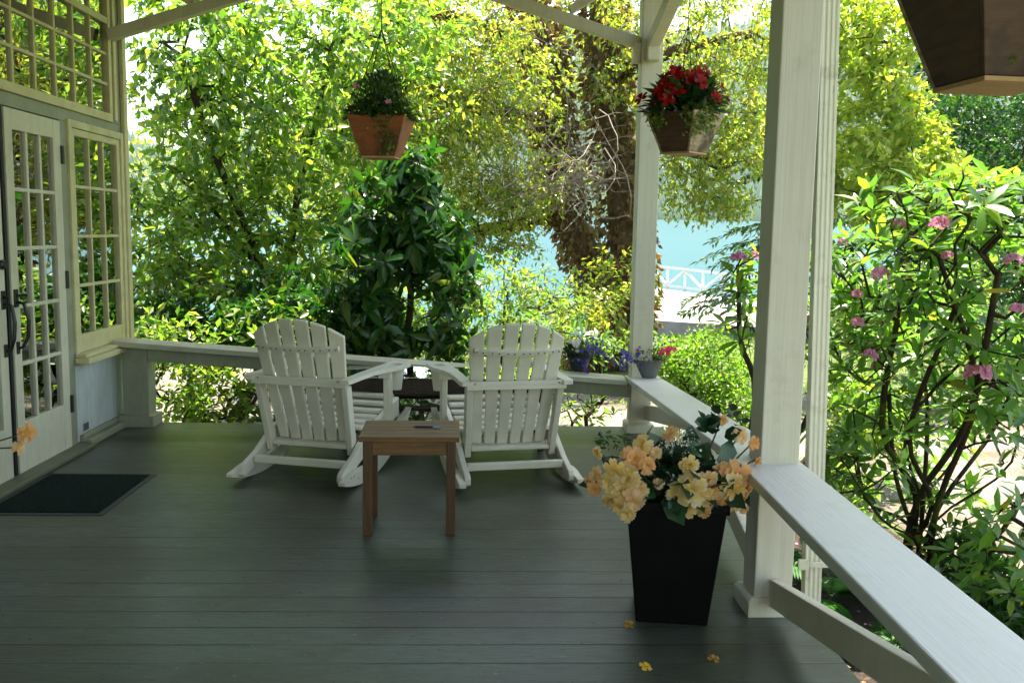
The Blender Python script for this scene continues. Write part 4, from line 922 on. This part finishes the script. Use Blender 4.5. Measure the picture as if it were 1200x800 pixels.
# the old two-stemmed tree by the water
b0 = A3(1.6, 13.6, GZ-.05)
roots = [[b0, g3(722,370,13.6), g3(690,310,13.6), g3(662,245,13.6), g3(650,160,13.7), g3(640,60,13.8), g3(600,-60,13.9)], [b0+A3(.25,.1,0), g3(742,370,13.8), g3(738,290,13.9), g3(722,200,14), g3(712,90,14), g3(700,-60,14.2)],
         [g3(662,245,13.6), g3(610,262,13.3), g3(560,268,13.0), g3(520,300,12.8)], [g3(650,160,13.7), g3(590,130,13.2), g3(520,110,12.6), g3(440,70,12.0)], [g3(722,200,14), g3(780,170,13.8), g3(850,190,13.4)], [g3(712,90,14), g3(790,60,13.4), g3(880,40,13)], [g3(640,60,13.8), g3(560,30,13), g3(470,0,12.4)]]
att = [blob(600,60,150,110,14.6,.8,200), blob(560,70,110,110,12.7,.8,120), blob(470,90,120,120,12.2,.9,210), blob(520,200,110,70,12.2,.8,210), blob(490,150,100,70,11.6,.6,200), blob(560,90,90,70,11.9,.5,140), blob(820,120,80,90,12.4,.5,120), blob(600,225,70,35,12.3,.5,50), blob(600,285,45,30,12.4,.4,36), blob(540,265,40,35,12.4,.4,30), blob(800,60,110,100,13.2,1.0,230), blob(830,190,70,75,13.0,.8,140), blob(700,100,90,120,14.8,.5,110), blob(580,245,70,28,12.8,.7,60), blob(400,190,90,90,11.8,1.0,150), blob(850,235,45,28,12.9,.5,40), blob(910,110,60,110,13.4,1,110), blob(640,-20,320,30,13.2,.6,90), blob(620,190,60,50,12.6,.4,40)]
t, pos, par, r, o0 = make_tree('old_tree', 'big old twin-trunked tree with brown clinging leaves and olive yellow crown by the water', 'tree', roots, att, M['leaf_old'], M['bark_old'], 42000, .088, .50, .30, .0035, .30, .014, hang=.4, spread=.07)
# thick boles
b = MB()
for rt, rads in ((roots[0],[.32,.25,.22,.21,.19,.17,.15]),(roots[1],[.34,.27,.25,.24,.22,.2])): b.tube([tuple(np.array(q)-o0+RNG.normal(size=3)*.04) for q in rt], rads, 12)
for rt in roots[2:]: b.tube([tuple(np.array(q)-o0) for q in rt], [.13,.09,.06,.03][:len(rt)], 8)
b.build('bole', M['bark_old'], t, smooth=True)
Ps, Ds = [], []
for rt, rad, n in ((roots[0],.25,3800),(roots[1],.28,4000),(roots[3],.16,700),(roots[2],.15,500),(roots[6],.16,500)):
    q = np.array(rt); seg = np.linalg.norm(np.diff(q,axis=0),axis=1); cu = np.concatenate([[0],np.cumsum(seg)]); s_ = RNG.random(n)*cu[-1]
    c = np.stack([np.interp(s_, cu, q[:,k]) for k in range(3)],1); an = RNG.random(n)*6.28; o_ = np.stack([np.cos(an),np.sin(an),RNG.normal(size=n)*.2],1)
    Ps.append(c+o_*rad*RNG.uniform(.85,1.5,(n,1))); Ds.append(o_*.5+rnd(n)*.6+A3(0,0,-.7))
P = np.concatenate(Ps); Ls = RNG.uniform(.06,.15,len(P)); V, F = leaf_geo(P-o0, np.concatenate(Ds), rnd(len(P)), Ls, Ls*.6); np_obj('ivy', V, F, M['leaf_dead'], t)
# tangle of bare pale vine hanging in it
c0 = g3(660,205,12.3); t = thing('bare_vine', 'tangle of pale bare dead vine hanging before the old trunks', 'vine', c0); b = MB()
for k in range(64):
    p0 = blob(650,200,85,30,12.0,.3,1)[0]-c0; d = unit(A3(RNG.normal(),RNG.normal()*.5,RNG.normal()*.6)); L_ = RNG.uniform(.5,1.7); pts = []
    bend = RNG.normal(size=3)*.7+A3(0,0,-.5)
    for j in range(8): f_ = j/7; pts.append(tuple(p0+d*L_*(f_-.5)+bend*(f_*(1-f_))*L_+RNG.normal(size=3)*.02))
    b.tube(pts, [.010*(1-.75*j/7) for j in range(8)], 4, cap=False)
tag(b.build('stems', M['twig'], t), kind='stuff')
# twigs threading the crown
b = MB()
t2 = thing('dead_branches', 'fine grey dead branches hanging out of the old tree crown at upper left', 'branch', g3(560,110,12.0)); c0 = g3(560,110,12.0)
for k in range(90):
    p0 = blob(570,110,170,110,12.0,.5,1)[0]-c0; d = unit(A3(RNG.normal(),RNG.normal()*.5,RNG.normal()*.7-.2)); L_ = RNG.uniform(.4,1.3)
    pts = [tuple(p0+d*L_*f_+RNG.normal(size=3)*.03+A3(0,0,-.12)*f_*f_) for f_ in np.linspace(0,1,5)]; b.tube(pts, [.008,.007,.006,.004,.002], 4, cap=False)
tag(b.build('twigs', M['twig'], t2), kind='stuff')

def shrub(name, label, base, att, leafm, n, L, ratio, base_r=.03, step=.18, thr=.02, group=None, barkm='bark', **kw):
    base = np.array(base, float); top = np.mean(np.concatenate(att), 0)
    rts = [[base+A3(RNG.normal()*.12,RNG.normal()*.1,0), base+(top-base)*.45+RNG.normal(size=3)*.12] for _ in range(4)]
    return make_tree(name, label, 'shrub', rts, att, leafm, M[barkm], n, L, ratio, base_r, .003, step, thr, crown='foliage', trunk='stems', group=group, **kw)
shrub('low_shrub', 'dense green shrub seen under and over the front rail left of the chairs', (-2.35,7.55,GZ), [blob(235,450,70,50,7.5,.35,110), blob(320,395,75,40,7.7,.4,80), blob(200,395,50,40,7.6,.3,40), blob(370,430,50,40,7.6,.3,40)], M['leaf_bright'], 2600, .085, .5, .02, hang=.1)
shrub('low_shrub', 'dark green spreading shrub behind the left chair back', (-1.55,7.9,GZ), [blob(330,380,70,45,8.0,.35,70), blob(400,400,50,35,7.9,.3,50)], M['leaf_dark'], 2600, .11, .45, .025, hang=.2)
shrub('low_shrub', 'dark leafy shrub low in front of the many-stemmed tree', (-2.6,8.3,GZ), [blob(260,390,80,40,8.3,.4,90), blob(330,350,70,35,8.5,.4,70), blob(190,370,40,40,8.2,.3,40)], M['leaf_dark'], 3000, .105, .45, .025, hang=.2)
shrub('tall_shrub', 'thin leafy shrub against the lake left of the twin trunks', (.1,9.6,GZ), [blob(590,340,50,45,9.6,.4,90), blob(640,360,60,50,9.8,.4,90), blob(560,390,50,30,9.4,.3,40)], M['leaf_bright'], 1700, .075, .42, .03, hang=.15)
shrub('tall_shrub', 'leafy green shrub filling the gap under the dark evergreen shrub', (-.9,10.2,GZ), [blob(470,370,70,40,10.2,.5,120), blob(540,350,40,40,10.2,.4,60), blob(420,340,50,40,10.4,.4,60)], M['leaf_bright'], 3600, .09, .48, .03, hang=.15)
shrub('tall_shrub', 'olive shrub growing round the feet of the twin trunks', (.9,11.2,GZ), [blob(660,370,70,45,11.2,.6,110), blob(720,350,60,60,11.6,.5,90), blob(600,400,60,25,11,.5,50)], M['leaf_old'], 3000, .085, .5, .03, hang=.1)
# whorled shoots of young rhododendron by the rail
def rhodo(label, base, tips, leafL, barkm='bark', nper=9, flowers_px=(), wr=.26, stems=None, br=.03, extra=0, tilt=.35, droop=.4):
    base = np.array(base, float); t = thing('rhododendron_bush', label, 'rhododendron', base)
    tips = np.concatenate(tips); rts = stems or [[base+A3(RNG.normal()*.06,RNG.normal()*.06,0), base+(np.mean(tips,0)-base)*.4+RNG.normal(size=3)*.1] for _ in range(3)]
    pos, par = skeleton(rts, tips, .16, .13); r = radii(par, .0045, br); V, F = tubes(pos-base, par, r, 0, 6); np_obj('stems', V, F, M[barkm], t)
    ch = np.zeros(len(par), bool); ch[par[par>=0]] = True; e = np.where(~ch)[0]
    if extra: e2 = np.where(ch & (r < .012))[0]; e = np.concatenate([e, RNG.choice(e2, min(extra, len(e2)), False)])
    dr = unit(unit(pos[e]-pos[par[e]])*.7+A3(0,0,.8)); V, F = whorl_leaves(pos[e]-base, dr, nper, leafL, wr, droop, tilt); np_obj('foliage', V, F, M['leaf_rhodo'], t)
    for px, py, Y, s in flowers_px:
        c = at(px, py, Y)-base; parts = []
        for k in range(9): q = rnd(1)[0]; q[2] = abs(q[2])*.7; q[1] -= .3; parts.append(blossom(c+q*s*.55, q+A3(0,-.2,.2), s*.55, ((5,.35,1),)))
        V, F = join(parts); np_obj('flower_truss', V, F, M['petal_pink'], t)
    return t
rhodo('bright young shoots with long leaves behind the right chair back', (.35,7.7,GZ), [blob(600,385,45,25,7.7,.25,16), blob(650,395,50,25,7.6,.25,14), blob(560,410,30,20,7.6,.2,8), blob(700,410,40,20,7.8,.2,10)], .13, extra=10)
shrub('low_shrub', 'bare-stemmed low shrub under the front rail right of the right chair', (.85,7.35,GZ), [blob(700,470,50,30,7.35,.25,46), blob(640,480,30,20,7.3,.2,16), blob(740,405,35,20,7.5,.2,30), blob(710,400,40,20,7.4,.2,30)], M['leaf_lime'], 420, .075, .4, .022, hang=.0)
shrub('low_shrub', 'small leafy shrub on the ground just beyond the wicker table', (-.3,8.0,GZ), [blob(480,480,40,16,7.6,.25,30), blob(545,475,30,18,7.7,.25,20), blob(520,420,50,20,8.4,.25,20)], M['leaf_dark'], 420, .10, .4, .015)
# soft lime shrub outside the corner
shrub('lime_shrub', 'soft bright green feathery shrub outside the far corner post', (2.0,8.0,GZ), [blob(825,430,55,45,8.0,.5,200), blob(860,470,40,40,7.6,.4,120), blob(790,425,30,30,8.0,.4,80)], M['leaf_lime'], 6500, .050, .5, .02, .14, .02, hang=-.1, spread=.05)
# the big flowering rhododendron on the right
base = A3(2.72,5.35,GZ)
stems = []
for (px, py, Y) in ((1000,480,5.1),(985,535,4.95),(1040,430,5.3),(1075,400,5.3),(1060,330,5.1),(1120,360,4.8),(1100,300,4.6),(1150,400,5.0),(1190,430,5.0),(1230,340,4.8),(1260,500,4.6),(1170,320,4.5),(1210,560,4.7),(1135,470,5.5)):
    q = g3(px,py,Y); o_ = base+A3(RNG.normal()*.10,RNG.normal()*.10,0); k1 = base+(q-base)*.22+A3(RNG.normal()*.06,RNG.normal()*.08,.10); k2 = base+(q-base)*.6+RNG.normal(size=3)*.11+A3(0,0,-.04)
    stems.append([o_, k1, k2, q])
tips = [blob(1040,300,75,75,5.0,.5,60), blob(1130,290,85,75,4.8,.6,70), blob(1190,350,70,120,4.6,.6,80), blob(1080,400,115,70,5.2,.5,90), blob(1010,390,40,90,5.4,.4,50), blob(1140,225,25,30,4.3,.2,9), blob(1170,490,60,60,4.7,.4,34), blob(1180,640,60,70,4.4,.4,40), blob(1010,540,45,70,5.2,.4,36), blob(1090,560,80,50,5.4,.4,30), blob(1260,300,60,150,4.5,.7,40), blob(970,400,40,80,5.9,.3,20), blob(1085,690,40,25,4.6,.25,8), blob(985,330,30,70,5.6,.3,30), blob(1060,240,60,25,4.9,.3,30), blob(1180,240,60,40,4.5,.3,36), blob(1080,480,90,40,5.3,.4,30)]
FLW = [(1030,322,4.7,.06),(1145,437,4.5,.075),(1100,262,4.5,.055),(1018,417,4.9,.05),(1005,378,5,.045),(1055,262,4.8,.04),(1187,305,4.3,.045),(988,285,5.2,.04),(1110,300,4.5,.035),(950,375,5.6,.05),(1192,362,4.3,.04),(1005,345,4.9,.035)]
rhodo('large pink-flowering rhododendron with many bare stems on the right outside the rail', base, tips, .138, 'bark_moss', 8, FLW, .34, stems, .036, 130, .4, .2)
b1 = A3(1.62,5.6,GZ)
rhodo('slim rhododendron with a mauve flower between the two tall posts', b1, [blob(868,330,26,40,5.6,.25,16), blob(862,390,26,40,5.6,.25,12), blob(900,470,20,50,5.5,.2,8), blob(955,360,14,70,5.8,.2,10), blob(960,520,12,60,5.5,.2,8)], .14, 'bark', 8, [(866,303,5.45,.055),(885,300,5.5,.045),(958,388,5.5,.04)], .27, [[b1, g3(885,470,5.6), g3(868,400,5.6), g3(866,330,5.6)], [b1, g3(900,450,5.5), g3(880,380,5.5)], [b1, g3(950,480,5.6), g3(956,400,5.7)]], .03, 8)
shrub('ground_shrub', 'leafy green shrub low behind the downspout, under the rhododendron', (2.1,6.9,GZ), [blob(1000,480,50,60,6.9,.4,80), blob(980,580,30,50,6.3,.3,50), blob(1050,500,40,40,7.2,.4,50)], M['leaf_bright'], 2600, .085, .48, .025, hang=.1)
shrub('ground_shrub', 'low dark undergrowth at the right edge below the rhododendron', (3.3,4.7,GZ), [blob(1160,690,60,30,4.7,.3,50), blob(1200,720,60,30,4.4,.3,50), blob(1130,640,40,25,5.0,.25,30)], M['leaf_dark'], 1500, .085, .42, .02, hang=.0)
shrub('hedge_shrub', 'mid green shrub across the gravel path behind the rhododendron', (5.4,10.2,GZ), [blob(1080,350,80,60,10.2,.6,150), blob(1000,370,40,50,10.4,.5,70)], M['leaf_bright'], 3200, .09, .5, .04, .25, .02, hang=.15)
shrub('hedge_shrub', 'dark green shrub across the gravel path at the right edge', (7.2,11.2,GZ), [blob(1190,320,60,60,11.2,.7,90), blob(1260,340,80,70,10.8,.7,90)], M['leaf_dark'], 3000, .11, .45, .05, .25, .02, hang=.15)
# trees further off on the right
make_tree('maple_tree', 'bright yellow green tree just right of the downspout, beyond the rhododendron', 'tree', [[A3(5.4,12.2,GZ), g3(1060,300,12.2), g3(1050,180,12.2), g3(1040,60,12.2)]], [blob(1040,200,80,80,11.8,1.0,200), blob(1020,90,60,80,12.0,.9,110), blob(1090,230,70,50,11.4,.8,110), blob(1010,20,80,50,12.2,.9,90)], M['leaf_maple'], M['bark'], 12000, .11, .55, .12, .0035, .3, .013, hang=.3, spread=.06)
def conifer(label, base, h, rad, nl):
    base = np.array(base, float); t = thing('conifer_tree', label, 'conifer', base, group=None)
    b = MB(); b.tube([(0,0,0),(0,0,h*.5),(0,0,h)], [h*.016,h*.010,.01], 8); Vs, P, D = None, [], []
    nb = int(h*9)
    for k in range(nb):
        z_ = h*(.10+.88*(k/nb)); L_ = rad*(1-(z_/h))**.8*RNG.uniform(.7,1.15)+.15; an = RNG.random()*6.28; q = A3(math.cos(an),math.sin(an),0)
        pts = [A3(0,0,z_)+q*L_*f_+A3(0,0,.10*L_*f_-.35*L_*f_*f_) for f_ in np.linspace(0,1,5)]; b.tube([tuple(p_) for p_ in pts], [.03,.022,.015,.01,.004], 4, cap=False)
        n_ = max(6, int(nl*L_)); f_ = RNG.random(n_)**.7; c = A3(0,0,z_)+q[None]*(L_*f_)[:,None]+np.stack([0*f_,0*f_,.10*L_*f_-.35*L_*f_*f_],1)
        sd = np.cross(q,[0,0,1.])*np.sign(RNG.normal(size=(n_,1))); P.append(c+sd*RNG.random((n_,1))*.22*L_*(1-f_[:,None]*.6)); D.append(sd*.8+q*.8+RNG.normal(size=(n_,3))*.3+A3(0,0,-.35))
    b.build('trunk', M['bark'], t); P = np.concatenate(P); D = np.concatenate(D); Ls = RNG.uniform(.14,.32,len(P)); V, F = leaf_geo(P, D, rnd(len(P))*.4+A3(0,0,1), Ls, Ls*.33, T_SMALL, .2); np_obj('foliage', V, F, M['needle'], t)
conifer('dark conifer under the big corner basket, right of the yellow green tree', (9.4,19.5,GZ-.3), 6.4, 2.6, 46)
conifer('dark conifer at the right edge, tallest of the conifers', (10.9,18.0,GZ-.2), 9.0, 2.8, 42)
conifer('blue green conifer half hidden behind the downspout and the yellow green tree', (7.6,22.0,GZ-.6), 11.0, 2.6, 36)
shrub('garden_tree', 'dark green rounded tree at the right edge, beneath the conifers', (8.2,13.8,GZ), [blob(1110,140,50,55,13.8,.8,130), blob(1180,150,50,80,13.6,.9,150), blob(1140,200,50,40,13.4,.8,90), blob(1260,200,70,110,13.4,1,140)], M['leaf_dark'], 10000, .10, .5, .09, .3, .03, hang=.2, spread=.1)
shrub('garden_tree', 'pale green leafy tree in the gap left of the old twin trunks, far behind', (-3.4,16.0,GZ), [blob(300,200,170,150,15.5,1.3,320), blob(200,330,120,60,15,1,120), blob(420,300,80,80,15.6,1,120)], M['leaf_maple'], 6000, .12, .5, .12, .4, .035, hang=.2, spread=.12)
# ferns below the right rail
for (px,py,Y,lb) in ((1005,690,4.35,'bright green fern below the near rail, right beside the downspout'),(985,560,5.0,'small fern in the shade behind the downspout')):
    c = atz(px, py, GZ); c = np.array([at(px,py,Y)[0], Y, GZ]); t = thing('fern', lb, 'fern', c); Vs = []
    for k in range(14):
        an = RNG.random()*6.28; q = A3(math.cos(an),math.sin(an),0); L_ = RNG.uniform(.28,.5); n_ = 22; f_ = np.linspace(.12,1,n_)
        cc = q[None]*(L_*f_)[:,None]+np.stack([0*f_,0*f_,L_*(1.1*f_-.75*f_*f_)],1)
        for sg in (-1,1): sd = np.cross(q,[0,0,1.])*sg; Ls = .10*np.sin(np.pi*np.minimum(1,.15+.85*f_))+.012; Vs.append(leaf_geo(cc, np.tile(sd*.9+q*.45,(n_,1)), np.tile(A3(0,0,1),(n_,1)), Ls, Ls*.3, T_SMALL, .3))
    V, F = join(Vs); np_obj('fronds', V, F, M['fern'], t)

# ground cover, litter and petals
n = 26000; X = RNG.uniform(-14,14,n); Yg = RNG.uniform(13.2,24,n); zz = np.array([ground_z(a,b_) for a,b_ in zip(X,Yg)]); P = np.stack([X,Yg,zz],1)
P = P[~((X>2.0)&(Yg>18)&(Yg<26))]; n = len(P); Ls = RNG.uniform(.08,.2,n); V, F = leaf_geo(P, rnd(n)*.5+A3(0,0,1), rnd(n), Ls, Ls*.14); tag(np_obj('grass', V, F, M['grass']), kind='stuff')
n = 9000; P = np.stack([RNG.uniform(-4,3.0,n), RNG.uniform(1,8.9,n), np.full(n, GZ+.008)],1); P = P[(P[:,0]>1.3)|(P[:,1]>6.7)]; n = len(P); P[:,2] += RNG.random(n)*.02; Ls = RNG.uniform(.015,.06,n)
V, F = leaf_geo(P, rnd(n)*A3(1,1,.3), rnd(n)*.4+A3(0,0,1), Ls, Ls*.5); tag(np_obj('leaf_litter', V, F, M['litter']), kind='stuff')
n = 420; P = np.stack([RNG.uniform(1.35,3.2,n), RNG.uniform(2.2,6.0,n), np.full(n, GZ+.03)],1); Ls = RNG.uniform(.015,.035,n); V, F = leaf_geo(P, rnd(n)*A3(1,1,.2), rnd(n)*.3+A3(0,0,1), Ls, Ls*.8); tag(np_obj('fallen_petals', V, F, M['petal_pink']), kind='stuff')
t = thing('log', 'short mossy log lying on the mulch below the porch edge at lower right', 'log', (1.62,3.75,GZ+.05)); b = MB(); b.tube([(-.06,.35,0),(.0,.0,.01),(.04,-.35,0)], [.045,.05,.042], 10); b.build('wood', M['bark_moss'], t, smooth=True)

# white trussed dock railing along the far edge of the walkway
pA, pB = at(725,331,45), at(915,356,38); o0 = pA; t = thing('dock_railing', 'white wooden dock railing with diagonal braces at the lake edge', 'railing', o0)
def dk(f_, z_): q = pA+(pB-pA)*f_; return tuple(q-o0+A3(0,0,z_))
b = MB(); b.tube([dk(-.1,1.0),dk(1,1.0)], .085, 4); b.build('top_rail', M['dock_white'], t); b = MB(); b.tube([dk(-.1,.16),dk(1,.16)], .085, 4); b.build('lower_rail', M['dock_white'], t)
NP = 10
for k in range(NP):
    f_ = k/(NP-1); b = MB(); b.tube([dk(f_,-.35),dk(f_,1.0)], .075, 4); b.build('post', M['dock_white'], t)
    if k < NP-1: f2 = (k+1)/(NP-1); b = MB(); b.tube([dk(f_,.2),dk(f2,.95)] if k % 2 else [dk(f_,.95),dk(f2,.2)], .065, 4); b.build('diagonal', M['dock_white'], t)

# ================================================================== AIR
m = bpy.data.materials.new('hazy_air'); m.use_nodes = True; t = m.node_tree; t.nodes.clear()
v = node(t, 'ShaderNodeVolumePrincipled', {'Color': (.80,.90,1.0,1), 'Density': .0003, 'Anisotropy': .35}); o = node(t, 'ShaderNodeOutputMaterial'); t.links.new(v.outputs[0], o.inputs['Volume'])
b = MB(); b.box(-760,960,-70,900,-5,190); tag(b.build('haze', m), kind='stuff')
